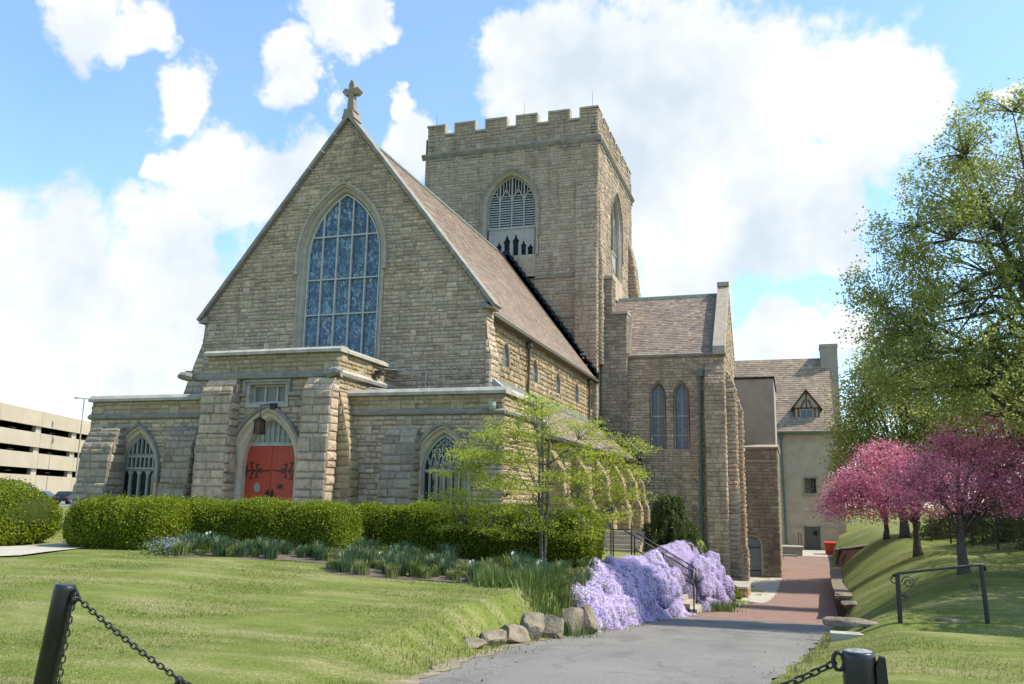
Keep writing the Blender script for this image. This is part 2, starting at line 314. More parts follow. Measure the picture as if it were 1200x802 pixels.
def spans(poly, holes, v0, v1):
    e = min(.012, (v1-v0)*.2); A = xings(poly, v0+e); B = xings(poly, v1-e)
    iv = [(max(a, c), min(b, d)) for a, b in A for c, d in B if min(b, d)-max(a, c) > .05]
    hs = []
    for h in holes:
        if min(y for _, y in h) > v1 or max(y for _, y in h) < v0: continue
        for v in (v0+e, (v0+v1)/2, v1-e): hs += xings(h, v)
    return cut(iv, hs)
def one_stone(mb, fr, u0, u1, v0, v1, d, mi, r=rnd):
    g_ = .008; u0 += g_; u1 -= g_; v0 += g_; v1 -= g_; kk_ = min(.02, (v1-v0)*.1); v0 += r.uniform(-.3, 1)*kk_; v1 -= r.uniform(-.3, 1)*kk_; c = min(.022, (u1-u0)*.25, (v1-v0)*.25); j = lambda: r.uniform(-.3, 1)*c
    P = [fr.p(u0, v0), fr.p(u1, v0), fr.p(u1, v1), fr.p(u0, v1),
         fr.p(u0+c+j()*.5, v0+c+j()*.5, d*r.uniform(.6, 1)), fr.p(u1-c-j()*.5, v0+c+j()*.5, d*r.uniform(.6, 1)), fr.p(u1-c-j()*.5, v1-c-j()*.5, d*r.uniform(.6, 1)), fr.p(u0+c+j()*.5, v1-c-j()*.5, d*r.uniform(.6, 1)),
         fr.p((u0+u1)/2+r.uniform(-.2, .2)*(u1-u0), (v0+v1)/2+r.uniform(-.15, .15)*(v1-v0), d*r.uniform(1.05, 1.5))]
    mb.add(P, ((0, 1, 5, 4), (1, 2, 6, 5), (2, 3, 7, 6), (3, 0, 4, 7), (4, 5, 8), (5, 6, 8), (6, 7, 8), (7, 4, 8)), mi)
def run(mb, fr, u0, u1, v0, v1, ln, dep, mi):
    u = u0
    while u < u1-.03:
        w_ = rnd.uniform(*ln)
        if u1-u-w_ < ln[0]*.8: w_ = u1-u if u1-u < ln[1]*1.15 else (u1-u)/2
        one_stone(mb, fr, u, u+w_, v0, v1, rnd.uniform(*dep), mi); u += w_
def stones(mb, fr, poly, holes=(), ch=(.13, .22), ln=(.22, .62), dep=(.015, .05), mi=0, jump=.30, vmin=-1e9):
    v0 = max(min(y for _, y in poly), vmin); vt = max(y for _, y in poly)
    while v0 < vt-.05:
        h1, h2 = rnd.uniform(*ch), rnd.uniform(*ch)
        if v0+h1+h2 > vt: h1 = vt-v0; h2 = 0
        if h1 > ch[1]*1.3: h1 /= 2; h2 = h1
        if h2 == 0:
            for a, b in spans(poly, holes, v0, v0+h1): run(mb, fr, a, b, v0, v0+h1, ln, dep, mi)
            v0 += h1; continue
        both = spans(poly, holes, v0, v0+h1+h2); jumps = []
        for a, b in both:
            u = a+rnd.uniform(0, 1.5)
            while u < b-.5:
                w_ = rnd.uniform(.25, .55)
                if rnd.random() < jump*2.2 and u+w_ < b-.15: jumps.append((u, u+w_))
                u += w_+rnd.uniform(.7, 2.2)
        for a, b in jumps: one_stone(mb, fr, a, b, v0, v0+h1+h2, rnd.uniform(*dep), mi)
        for a, b in cut(spans(poly, holes, v0, v0+h1), jumps): run(mb, fr, a, b, v0, v0+h1, ln, dep, mi)
        for a, b in cut(spans(poly, holes, v0+h1, v0+h1+h2), jumps): run(mb, fr, a, b, v0+h1, v0+h1+h2, ln, dep, mi)
        v0 += h1+h2
def backing(mb, fr, poly, holes=(), mi=1, d=0.0):
    loops = [[Vector((x, y, 0)) for x, y in poly]]+[[Vector((x, y, 0)) for x, y in h] for h in holes]
    flat = [p for l in loops for p in l]; tri = tessellate_polygon(loops)
    mb.add([fr.p(p.x, p.y, d) for p in flat], [tuple(t) for t in tri], mi)
def panel(mb, fr, poly, holes=(), mi=0, mo=1, **k):
    backing(mb, fr, poly, holes, mo); stones(mb, fr, poly, holes, mi=mi, **k)
def buttress(mb, wall, c, width, prof, u=None, mi=0, mo=1, **k):
    """prof: (out, z) from foot to head; the buttress stands off the wall frame at u=c"""
    u0, u1 = c-width/2, c+width/2
    for (d0, z0), (d1, z1) in zip(prof, prof[1:]):
        a = wall.p(u0, z0, d0); up = wall.p(u0, z1, d1)-a
        if up.length < .02: continue
        n = wall.u.cross(up).normalized()
        if n.dot(wall.n) < 0 and abs(n.dot(wall.n)) > 1e-6: n = -n
        elif abs(n.dot(wall.n)) <= 1e-6: n = Vector((0, 0, 1))
        f_ = Fr(a, wall.u, up, n)
        panel(mb, f_, [(0, 0), (width, 0), (width, up.length), (0, up.length)], mi=mi, mo=mo, **k)
    sp_ = [(0, prof[0][1])]+list(prof)
    if prof[-1][0] > 0: sp_.append((0, prof[-1][1]))
    for uu, sgn in ((u0, -1), (u1, 1)):
        panel(mb, Fr(wall.p(uu, 0, 0), wall.n, wall.v, wall.u*sgn), sp_, mi=mi, mo=mo, **k)
def tiles(mb, fr, U, V, tw=.26, ex=.2, lift=.022, clip=None, mi=0):
    rows = int(V/ex)+1
    for r_ in range(rows):
        u = -rnd.uniform(.1, .9)*tw
        while u < U:
            w_ = tw*rnd.uniform(.8, 1.2); a, b = max(0, u), min(U, u+w_); u += w_
            if b-a < .02: continue
            v0, v1 = r_*ex-rnd.uniform(0, .012), min(V, r_*ex+ex*1.08); k = lift*rnd.uniform(.7, 1.4)
            mb.add([fr.p(a+.003, v0, k), fr.p(b-.003, v0, k), fr.p(b-.003, v1, .004), fr.p(a+.003, v1, .004), fr.p(a+.003, v0, 0), fr.p(b-.003, v0, 0)], ((0, 1, 2, 3), (4, 5, 1, 0)), mi)
def polybar(mb, fr, pts, w_, d0, d1, mi=0):
    for (x0, y0), (x1, y1) in zip(pts, pts[1:]):
        L_ = math.hypot(x1-x0, y1-y0)
        if L_ < 1e-5: continue
        nx, ny = -(y1-y0)/L_*w_/2, (x1-x0)/L_*w_/2; ex, ey = (x1-x0)/L_*w_*.15, (y1-y0)/L_*w_*.15
        q = ((x0-ex+nx, y0-ey+ny), (x0-ex-nx, y0-ey-ny), (x1+ex-nx, y1+ey-ny), (x1+ex+nx, y1+ey+ny))
        mb.hexa([fr.p(u, v, d0) for u, v in q]+[fr.p(u, v, d1) for u, v in q], mi)

# ------------------------------------------------------------------ terrain
def sm(t): t = min(1, max(0, t)); return t*t*(3-2*t)
def ip(x, xs, ys): return float(np.interp(x, xs, ys))
def drive_z(y): return ip(y, [5, 7, 18, 29.5, 45, 51, 60, 80, 120], [0.02, 0, -.93, -1.9, -2.75, -2.95, -2.85, -2.05, -1])
def XL(y): return ip(y, [0, 8, 10.5, 13.4, 16.4, 19.4, 25, 31, 36, 42, 48, 90], [-2.9, -3.6, -4.0, -4.25, -4.2, -3.9, -3.95, -3.3, -2.7, -1.9, -1.7, -1.0])
def XR(y): return ip(y, [0, 7, 10.8, 15, 27.8, 34, 49, 60, 71, 90], [-1.1, -.7, -.35, 0, .95, 1.3, 1.7, 2.15, 2.5, 2.8])
def terrace(x, y):
    far = ip(y, [0, 5, 10, 18, 25, 60], [0, 0, .1, .25, .42, .45]); near = ip(y, [0, 5, 12, 20, 28, 60], [0, .02, .03, -.03, -.22, -.2])
    t = sm((x+13)/6.5); return far*(1-t)+near*t
def ground(x, y):
    dz = drive_z(y); xl, xr = XL(y), XR(y)
    if x < xl:
        if y < 33: bw, e0 = (ip(y, [5, 10, 14, 25, 33], [1.5, 1.0, .8, .9, 1.0]), .12)
        else: e0 = max(.12, ip(y, [33, 39.5, 43, 48, 62], [.12, .2, 1.5, 1.9, 2.4])); bw = 1.5
        zb = dz+(terrace(x, y)-dz)*sm((xl-x-e0)/bw)
        if 30.72 < y < 32.85: return min(zb, dz+max(0, (xl-x-.25)*.62))-.04
        return zb
    if x > xr:
        d = x-xr
        pl = ip(y, [0, 8, 14, 17.0, 17.6, 19.4, 20, 24, 28, 40, 66, 120], [0, -.05, -.28, -.42, -.72, -.78, -.62, -.3, -.02, .02, .1, .4])
        if y > 21: pl += min(1.6, max(0, x-6.5)*.13)
        near_ = dz+(pl-dz)*sm((d-.05)/1.6)
        if y < 20.0: return near_
        base = dz+.65*sm((y-29)/3)
        if d < .42 and y > 29.5: return dz
        bank = base+(pl-base)*(1-(1-min(1, max(0, (d-.4)/3.6)))**1.5); k_ = sm((y-20)/5)
        return bank*k_+near_*(1-k_)
    return dz
def make_ground():
    xs = np.concatenate([np.linspace(-700, -60, 14)[:-1], np.linspace(-60, -24, 25)[:-1], np.linspace(-24, -5.2, 60)[:-1], np.linspace(-5.2, 7, 90)[:-1], np.linspace(7, 30, 40)[:-1], np.linspace(30, 700, 18)])
    ys = np.concatenate([np.linspace(-300, -6, 8)[:-1], np.linspace(-6, 50, 190)[:-1], np.linspace(50, 100, 80)[:-1], np.linspace(100, 1200, 18)])
    mb = MB(); nx = len(xs)
    for y in ys:
        for x in xs:
            xx, yy = max(-60, min(30, x)), max(-5, min(110, y)); z = ground(xx, yy)
            if XL(yy) < xx < XR(yy) and yy < 90: z -= .05
            if xx < 20 and yy < 60 and -20 < xx: z += .012*math.sin(xx*1.7+yy*.6)+.010*math.sin(yy*2.1-xx*.8)
            mb.v.append((x, y, z))
    ny = len(ys)
    for j in range(ny-1):
        for i in range(nx-1): mb.f.append((j*nx+i, j*nx+i+1, (j+1)*nx+i+1, (j+1)*nx+i)); mb.i.append(0)
    return tag(mb.build('lawn', 'lawn', smooth=True), kind='structure')
make_ground()
def ribbon(name, mat, pts, lift, kind='structure'):
    """pts: list of (x_left, x_right, y); laid on the ground profile"""
    mb = MB(); n = 8
    for a, b, y, zf in pts:
        for k in range(n+1):
            x = a+(b-a)*k/n; mb.v.append((x, y, zf(x, y)+lift))
    for j in range(len(pts)-1):
        for k in range(n): q = j*(n+1)+k; mb.f.append((q, q+1, q+n+2, q+n+1)); mb.i.append(0)
    return tag(mb.build(name, mat, smooth=True), kind=kind)
dzf = lambda x, y: drive_z(y)
def jit(y, k): return .05*math.sin(y*3.1+k)+.04*math.sin(y*7.3+2*k)
ribbon('driveway', 'asphalt', [(XL(y)+jit(y, 0)-.05, XR(y)+jit(y, 2)+.05, y, dzf) for y in np.arange(-4, 29.6, .3)], .0)
ribbon('soil_edge', 'drysoil', [(XL(y)-.10+jit(y, 5), XL(y)+.10+jit(y, 3)*.9+.03*math.sin(y*17), y, lambda x, y_: max(ground(x, y_), drive_z(y_))) for y in np.arange(4, 29, .12)], .006)
ribbon('brick_path', 'paving', [(XL(y)+jit(y, 0)+.35*sm((y-30)/4), XR(y)+.08, y, dzf) for y in np.arange(29.3, 76, .5)], .004)
ribbon('concrete_apron', 'path', [(XL(y)-1.3-(.5 if y > 50.5 else 0), XL(y)+.6+jit(y, 1), y, dzf) for y in np.arange(41, 60.6, .5)], .010)
ribbon('back_yard', 'path', [(-3, 2.9, y, dzf) for y in np.arange(75.6, 83, .5)], .012)
ribbon('church_walk', 'path', [(a, b, y, lambda x, y_: ground(x, y_)) for a, b, y in ((-40, -30, 14.2), (-27.5, -17.3, 15.2), (-25, -16.9, 15.9), (-20.2, -17.2, 16.9), (-19.2, -17.4, 18.2), (-19.1, -17.4, 20.5), (-19.2, -17.2, 22.5), (-19.2, -15.2, 24), (-19.2, -14.8, 25.2))], .035)
ribbon('side_walk', 'path', [(a, b, y, lambda x, y_: ground(x, y_)) for a, b, y in ((1.2, 9, 18.2), (1.3, 9, 18.7), (1.5, 9, 19.2))], .03)
def bed_edge(x): return 17.2+.35*math.sin(x*.9)+.2*math.sin(x*2.3)+(1.3 if x < -14 else 0)+(.9*sm((x+12.4)/1.2)*sm((-9.6-x)/1.0) if -12.4 < x < -9.6 else 0)
mb = MB(); xs = np.linspace(-16.6, -4.7, 50)
for x in xs:
    y0 = bed_edge(x)
    for k in range(9):
        y = y0+(24.6-y0)*k/8; mb.v.append((x, y, ground(x, y)+(.004 if k == 0 else .03)+.02*math.sin(3*x+2*y)*(k > 0)))
for j in range(49):
    for k in range(8): q = j*9+k; mb.f.append((q, q+9, q+10, q+1)); mb.i.append(0)
tag(mb.build('flower_bed', 'soil', smooth=True), kind='structure')

# ================================================================== CHURCH
CX = -17.05
church = thing('church', (CX, 40, 0.4), 'old stone church with crenellated bell tower, steep gable, stained glass window and red door', 'church')
SM = lambda *a: list(a)
GRND = -1.0
# ---- openings
A_W = Arch(-17.1, 1.66, 6.2, 11.35, 14.08)          # great west window
A_L = Arch(-23.05, .78, .2, 2.55, 3.86)
A_R = Arch(-10.86, .78, .2, 2.55, 3.80)
A_D = Arch(-17.07, 1.02, 0.2, 2.75, 4.30)           # doorway
def stone_frame(mb, fr, ar, t, depth, hood=None, drop=.35):
    loft(mb, fr, ar, [(t, -.05), (t, .05), (t*.72, .06), (t*.55, -.06), (t*.25, -.08), (.02, -.2), (0, -depth)])
    if hood:
        vb = ar.vs-drop
        loft(mb, fr, ar, [(t-.02, .04), (t, .13), (t+hood, .15), (t+hood+.02, .02)], vb=vb, mi=1)
        for s_ in (-1, 1):
            u = ar.c+s_*(ar.a+t+hood*.5); fr.box(mb, u-hood*1.0, u+hood*1.0, vb-.14, vb+.02, .0, .17, 1)
def pane(mb, fr, ar, d, t=.02, mi=0): mb.add([fr.p(u, v, d) for u, v in ar.line(t)], [tuple(range(len(ar.line(t))))], mi)
def vbar(mb, fr, ar, u, v0, w_, d0, d1, v1=None): fr.box(mb, u-w_/2, u+w_/2, v0, min(ar.top(u), v1 or 99)+.03, d0, d1)
def hbar(mb, fr, ar, v, w_, d0, d1): h = ar.half(v)+.02; fr.box(mb, ar.c-h, ar.c+h, v-w_/2, v+w_/2, d0, d1)

# ---- front gable
FG = front(30.0)
GH, GE, GA = 6.28, 9.25, 17.3
mb = MB(); gp = [(CX-GH, 4.6), (CX+GH, 4.6), (CX+GH, GE), (CX, GA), (CX-GH, GE)]
panel(mb, FG, gp, [A_W.line(.30)], ch=(.08, .19), ln=(.14, .5), dep=(.012, .045), vmin=5.0)
buttress(mb, Fr((0, 30.75, 0), (1, 0, 0), (0, 0, 1), (0, -1, 0)), CX+GH-.02, .02, [(.0, 4), (.0, 9)])
buttress(mb, Fr((CX-GH, 0, 0), (0, 1, 0), (0, 0, 1), (-1, 0, 0)), 30.55, 1.1, [(.95, 3), (.95, 5.6), (.62, 6.6), (.1, 8.0), (.06, 8.8)], ch=(.2, .3))
panel(mb, side(CX+GH), [(30, 4.6), (30.8, 4.6), (30.8, GE), (30, GE)], vmin=5)
buttress(mb, side(CX+GH), 30.4, .9, [(.22, 4.4), (.22, 7.0), (.05, 7.9), (.03, 8.3)], ch=(.2, .3))
mb.build('front_gable_wall', ['facade', 'mortar'], church)
mb = MB()
for s_ in (-1, 1):                                          # raking coping and kneeler
    a = Vector((CX+s_*(GH+.28), 0, GE-.36)); b = Vector((CX, 0, GA+.0)); up = (b-a).normalized(); nn = Vector((-up.z, 0, up.x))*(1 if s_ > 0 else -1)
    if nn.z < 0: nn = -nn
    segs = 12
    for k in range(segs):
        p, q = a+(b-a)*(k/segs)+up*.006, a+(b-a)*((k+1)/segs)-up*.006; e = rnd.uniform(-.006, .006)
        mb.prism([(p.x, 29.8+e, p.z), (q.x, 29.8+e, q.z), (q.x+nn.x*.14, 29.8+e, q.z+nn.z*.14), (p.x+nn.x*.14, 29.8+e, p.z+nn.z*.14)], (0, .85, 0))
    mb.prism([(CX+s_*(GH+.3), 29.82, GE-.42), (CX+s_*(GH-.12), 29.84, GE-.42), (CX+s_*(GH-.12), 29.84, GE-.12)], (0, .8, 0))
mb.build('gable_coping', 'darktrim', church)
mb = MB()                                                   # apex cross with pointed arms
mb.prism([(CX-.30, 29.8, GA-.05), (CX+.30, 29.8, GA-.05), (CX+.17, 29.8, GA+.32), (CX-.17, 29.8, GA+.32)], (0, .7, 0))
mb.box(CX-.23, CX+.23, 29.85, 30.35, GA+.30, GA+.39)
mb.prism([(CX-.15, 29.97, GA+.39), (CX+.15, 29.97, GA+.39), (CX+.11, 29.97, GA+1.30), (CX-.11, 29.97, GA+1.30)], (0, .26, 0))
for s_ in (-1, 1): mb.prism([(CX+s_*.08, 29.96, GA+1.14), (CX+s_*.20, 29.96, GA+1.06), (CX+s_*.33, 29.96, GA+1.12), (CX+s_*.42, 29.96, GA+1.24), (CX+s_*.30, 29.96, GA+1.38), (CX+s_*.08, 29.96, GA+1.34)], (0, .28, 0))
mb.prism([(CX-.10, 29.955, GA+1.2), (CX+.10, 29.955, GA+1.2), (CX+.125, 29.955, GA+1.52), (CX+.07, 29.955, GA+1.66), (CX, 29.955, GA+1.74), (CX-.07, 29.955, GA+1.66), (CX-.125, 29.955, GA+1.52)], (0, .29, 0))
M['brownstone'] = plain('brown_stone', (.33, .265, .19), (.22, .18, .13), 5, .9, .15, bump=.3)
mb.build('gable_cross', 'brownstone', church)
mb = MB(); stone_frame(mb, FG, A_W, .30, .42, .09, .55); ww = mb.build('west_window', ['trim', 'trim'], church)
mb = MB(); pane(mb, FG, A_W, -.30); mb.build('stained_glass', 'stained', ww)
mb = MB()
for k in range(1, 5): vbar(mb, FG, A_W, A_W.c-1.66+3.32*k/5, 6.3, .052, -.30, -.20)
for v in (8.98, 10.45, 11.42+.85): hbar(mb, FG, A_W, v, .052, -.30, -.195)
loft(mb, FG, A_W, [(.0, -.19), (-.06, -.19), (-.06, -.3)]); mb.build('window_bars', 'leadbar', ww)

# ---- narthex wings
FW = front(26.3); WL, WR = -25.3, -8.78
mb = MB(); wp = [(WL, GRND), (WR, GRND), (WR, 5.12), (WL, 5.12)]
backing(mb, FW, wp, [A_L.line(.3), A_R.line(.3)], 2)
lower = [(WL, -.3), (WR, -.3), (WR, 4.42), (WL, 4.42)]; upper = [(WL, 4.6), (WR, 4.6), (WR, 5.1), (WL, 5.1)]
gapL = [(-19.75, -2), (-14.4, -2), (-14.4, 9), (-19.75, 9)]
stones(mb, FW, lower, [A_L.line(.27), A_R.line(.27), gapL], mi=0, ch=(.10, .21), ln=(.15, .5))
stones(mb, FW, upper, [gapL], mi=1, ch=(.14, .2), ln=(.25, .6))
panel(mb, side(WR), [(26.3, GRND), (30, GRND), (30, 5.1), (26.3, 5.1)], mi=1, mo=2)
backing(mb, Fr((WL, 0, 0), (0, 1, 0), (0, 0, 1), (-1, 0, 0)), [(26.3, GRND), (30, GRND), (30, 5.1), (26.3, 5.1)], mi=2)
mb.build('front_wing_wall', ['facade', 'golden', 'mortar'], church)
for a, b in ((WL-.12, -19.66), (-14.49, WR+.12)):
    mb = MB(); n = 5 if a < -20 else 6
    for k in range(n):
        p, q = a+(b-a)*k/n+.004, a+(b-a)*(k+1)/n-.004; e = rnd.uniform(-.008, .008)
        mb.prism([(p, 26.16+e, 5.10), (p, 26.16+e, 5.20), (p, 26.3, 5.33), (p, 26.75, 5.33), (p, 26.75, 5.10)], (q-p, 0, 0))
    if a < -20: mb.build('wing_coping', 'cap', church)
mb.prism([(WR+.14, 26.75, 5.1), (WR+.14, 26.75, 5.2), (WR, 26.75, 5.33), (WR-.4, 26.75, 5.33), (WR-.4, 26.75, 5.1)], (0, 3.25, 0))
mb.build('wing_coping', 'cap', church)
for a, b in ((WL-.08, -19.66), (-14.49, WR+.08)):
    mb = MB(); mb.prism([(a, 26.3, 4.42), (a, 26.2, 4.46), (a, 26.17, 4.54), (a, 26.3, 4.64)], (b-a, 0, 0))
    if a < -20: mb.build('wing_string_course', 'darktrim', church)
mb.prism([(WR, 26.3, 4.42), (WR+.1, 26.3, 4.46), (WR+.13, 26.3, 4.54), (WR, 26.3, 4.64)], (0, 3.7, 0))
mb.build('wing_string_course', 'darktrim', church)
mb = MB(); mb.box(WL+.3, WR-.3, 26.7, 30.05, 5.0, 5.15); mb.prism([(-14.4, 27.4, 5.15), (-14.4, 30, 5.75), (-14.4, 30, 5.15)], (4.3, 0, 0)); mb.build('flat_roof', 'dark', church)
for c in (-24.25, -20.65, -12.25):
    mb = MB(); w_ = 1.35 if c < -24 else 1.15
    buttress(mb, FW, c, w_, [(.95, -.6), (.90, 1.9), (.80, 2.05), (.72, 3.3), (.58, 3.55), (.42, 3.95), (.25, 4.08), (0, 4.12)] if c != -12.25 else [(.66, -.6), (.62, 2.3), (.50, 2.55), (.42, 3.45), (.30, 3.7), (.20, 3.95), (0, 4.0)], ch=(.2, .32), ln=(.35, .75), dep=(.02, .07))
    mb.build('buttress', ['grey', 'mortar'], church)
def low_window(ar, ogee):
    mb = MB(); stone_frame(mb, FW, ar, .27, .34, .09, .3); wn = mb.build('arched_window', ['palestone', 'darktrim'], church)
    mb = MB(); pane(mb, FW, ar, -.30); mb.build('glass', 'glass', wn)
    mb = MB(); a = ar.a; tr = 2.62
    hbar(mb, FW, ar, tr, .07, -.30, -.18); loft(mb, FW, ar, [(.0, -.2), (-.07, -.2), (-.07, -.3)])
    if ogee:                                                # intersecting tracery
        for k in range(1, 6):
            u = ar.c-a+2*a*k/6; vbar(mb, FW, ar, u, .2, .05, -.3, -.21, tr)
        for k in range(0, 7):
            u0 = ar.c-a+2*a*k/6
            for sg in (-1, 1):
                pts = []
                for q in range(9):
                    th = q/8*1.15; u = u0+sg*(1.25-1.25*math.cos(th)); v = tr+1.25*math.sin(th)
                    if abs(u-ar.c) < ar.half(v): pts.append((u, v))
                polybar(mb, FW, pts, .045, -.3, -.22)
    else:
        for k in range(1, 4): vbar(mb, FW, ar, ar.c-a+2*a*k/4, .2, .075, -.3, -.21, tr)
        for k in range(4):
            u0 = ar.c-a+2*a*k/4; polybar(mb, FW, [(u0, tr-.28), (u0+a*.12, tr-.1), (u0+a*.25, tr-.04), (u0+a*.38, tr-.1), (u0+a*.5, tr-.28)], .06, -.3, -.22)
        for k in range(1, 8): vbar(mb, FW, ar, ar.c-a+2*a*k/8, tr, .05, -.3, -.22)
        hbar(mb, FW, ar, 3.12, .06, -.3, -.22)
        for k in range(8):
            u0 = ar.c-a+2*a*(k+.5)/8
            if ar.half(3.09) > abs(u0-ar.c): FW.box(mb, u0-.09, u0+.09, 3.02, 3.1, -.3, -.23)
    mb.build('tracery', 'frame', wn)
low_window(A_L, False); low_window(A_R, True)

# ---- porch
FP = front(25.6); PL, PR, PT = -19.68, -14.46, 6.55
rw = [(-17.86, 4.86), (-16.42, 4.86), (-16.42, 5.50), (-17.86, 5.50)]
rwo = [(-17.98, 4.70), (-16.30, 4.70), (-16.30, 5.64), (-17.98, 5.64)]
mb = MB(); backing(mb, FP, [(PL, GRND), (PR, GRND), (PR, PT), (PL, PT)], [A_D.line(.42), rwo[::1]], 2)
stones(mb, FP, [(PL, -.3), (PR, -.3), (PR, 5.66), (PL, 5.66)], [A_D.line(.39), rwo], mi=0, ch=(.15, .26), ln=(.25, .6), dep=(.02, .055))
stones(mb, FP, [(PL, 5.9), (PR, 5.9), (PR, PT), (PL, PT)], mi=1, ch=(.13, .2))
fs = side(PR); backing(mb, fs, [(25.6, GRND), (30, GRND), (30, PT), (25.6, PT)], mi=2)
stones(mb, fs, [(25.6, -.3), (30, -.3), (30, 5.66), (25.6, 5.66)], mi=1, ch=(.14, .24), dep=(.02, .05)); stones(mb, fs, [(25.6, 5.9), (30, 5.9), (30, PT), (25.6, PT)], mi=1, ch=(.13, .2))
backing(mb, Fr((PL, 0, 0), (0, 1, 0), (0, 0, 1), (-1, 0, 0)), [(25.6, GRND), (30, GRND), (30, PT), (25.6, PT)], mi=2)
mb.build('porch_wall', ['facade', 'golden', 'mortar'], church)
mb = MB()
for k in range(5):
    p = PL-.14+(PR-PL+.28)*k/5; q = PL-.14+(PR-PL+.28)*(k+1)/5
    mb.prism([(p+.004, 25.44, PT), (p+.004, 25.44, PT+.1), (p+.004, 25.6, PT+.2), (p+.004, 26.0, PT+.2), (p+.004, 26.0, PT)], (q-p-.008, 0, 0))
for k in range(4):
    p = 26.0+4*k/4+.004
    mb.prism([(PR+.16, p, PT), (PR+.16, p, PT+.1), (PR, p, PT+.2), (PR-.4, p, PT+.2), (PR-.4, p, PT)], (0, .992, 0))
    mb.prism([(PL-.14, p, PT), (PL-.14, p, PT+.1), (PL, p, PT+.2), (PL+.4, p, PT+.2), (PL+.4, p, PT)], (0, .992, 0))
mb.build('porch_coping', 'cap', church)
mb = MB(); mb.box(PL+.4, PR-.4, 26.0, 30, PT-.1, PT+.06); mb.build('porch_roof', 'dark', church)
mb = MB(); mb.prism([(PL-.5, 25.6, 5.66), (PL-.5, 25.44, 5.7), (PL-.5, 25.40, 5.82), (PL-.5, 25.6, 5.95)], (PR-PL+.68, 0, 0)); mb.build('porch_string_course', 'darktrim', church)
mb = MB(); mb.prism([(PR, 25.4, 5.70), (PR+.16, 25.4, 5.74), (PR+.2, 25.4, 5.84), (PR, 25.4, 6.0)], (0, 4.6, 0)); mb.build('porch_side_ledge', 'cap', church)
for bx in (PR-.1, PL-.55):
    mb = MB(); s_ = 1 if bx > -17 else -1
    mb.tube([(bx-.12*s_, 25.36, 5.78), (bx+.08*s_, 25.30, 5.82), (bx+.28*s_, 25.26, 5.84), (bx+.40*s_, 25.25, 5.80)], [.15, .17, .14, .07], 7); mb.box(bx+.1*min(0, s_)-.05, bx+.1*max(0, s_)+.05, 25.28, 25.5, 5.9, 6.02); mb.build('carved_spout', 'darktrim', church)
for c, w_, pr in ((-18.86, 1.22, 0), (-14.93, 1.08, 1)):
    mb = MB(); buttress(mb, FP, c, w_, [(.62, -.4), (.60, 3.6), (.52, 3.75), (.50, 5.2), (.22, 5.64), (0, 5.66)], ch=(.22, .36), ln=(.4, .8), dep=(.02, .07)); mb.build('buttress', ['facade', 'mortar'], church)
    mb = MB(); mb.prism([(c-w_/2-.08, 25.6, .2), (c-w_/2-.08, 24.78, .2), (c-w_/2-.08, 24.78, .98), (c-w_/2-.08, 24.98, 1.14), (c-w_/2-.08, 25.6, 1.14)], (w_+.16, 0, 0)); mb.build('plinth', 'trim', church)
mb = MB(); buttress(mb, side(PR), 25.98, .62, [(.62, -.4), (.6, 2.6), (.5, 3.4), (.22, 4.6), (.06, 5.2), (0, 5.3)], ch=(.2, .32), ln=(.3, .62)); mb.build('buttress', ['golden', 'mortar'], church)
# doorway
mb = MB(); stone_frame(mb, FP, A_D, .38, .5, .1, .35); dw = mb.build('doorway', ['palestone', 'darktrim'], church)
mb = MB(); tp = Arch(A_D.c, A_D.a, 3.42, 3.42, 4.30)
ty = [(u, v) for u, v in A_D.line(.02) if v > 3.5]; hh = A_D.half(3.44)+.02
mb.add([FP.p(u, v, -.47) for u, v in [(A_D.c-hh, 3.44)]+ty+[(A_D.c+hh, 3.44)]], [tuple(range(len(ty)+2))])
mb.build('tympanum', 'frame', dw)
mb = MB()
for k in range(-4, 5): vbar(mb, FP, A_D, A_D.c+k*.2, 3.5, .06, -.47, -.41)
FP.box(mb, A_D.c-1.05, A_D.c+1.05, 3.40, 3.52, -.48, -.36); mb.build('tympanum_ribs', 'frame', dw)
mb = MB(); FP.box(mb, A_D.c-1.6, A_D.c+1.6, .30, .62, -.5, .9); FP.box(mb, A_D.c-1.9, A_D.c+1.9, .1, .44, .9, 1.3); mb.build('door_step', 'cap', church)
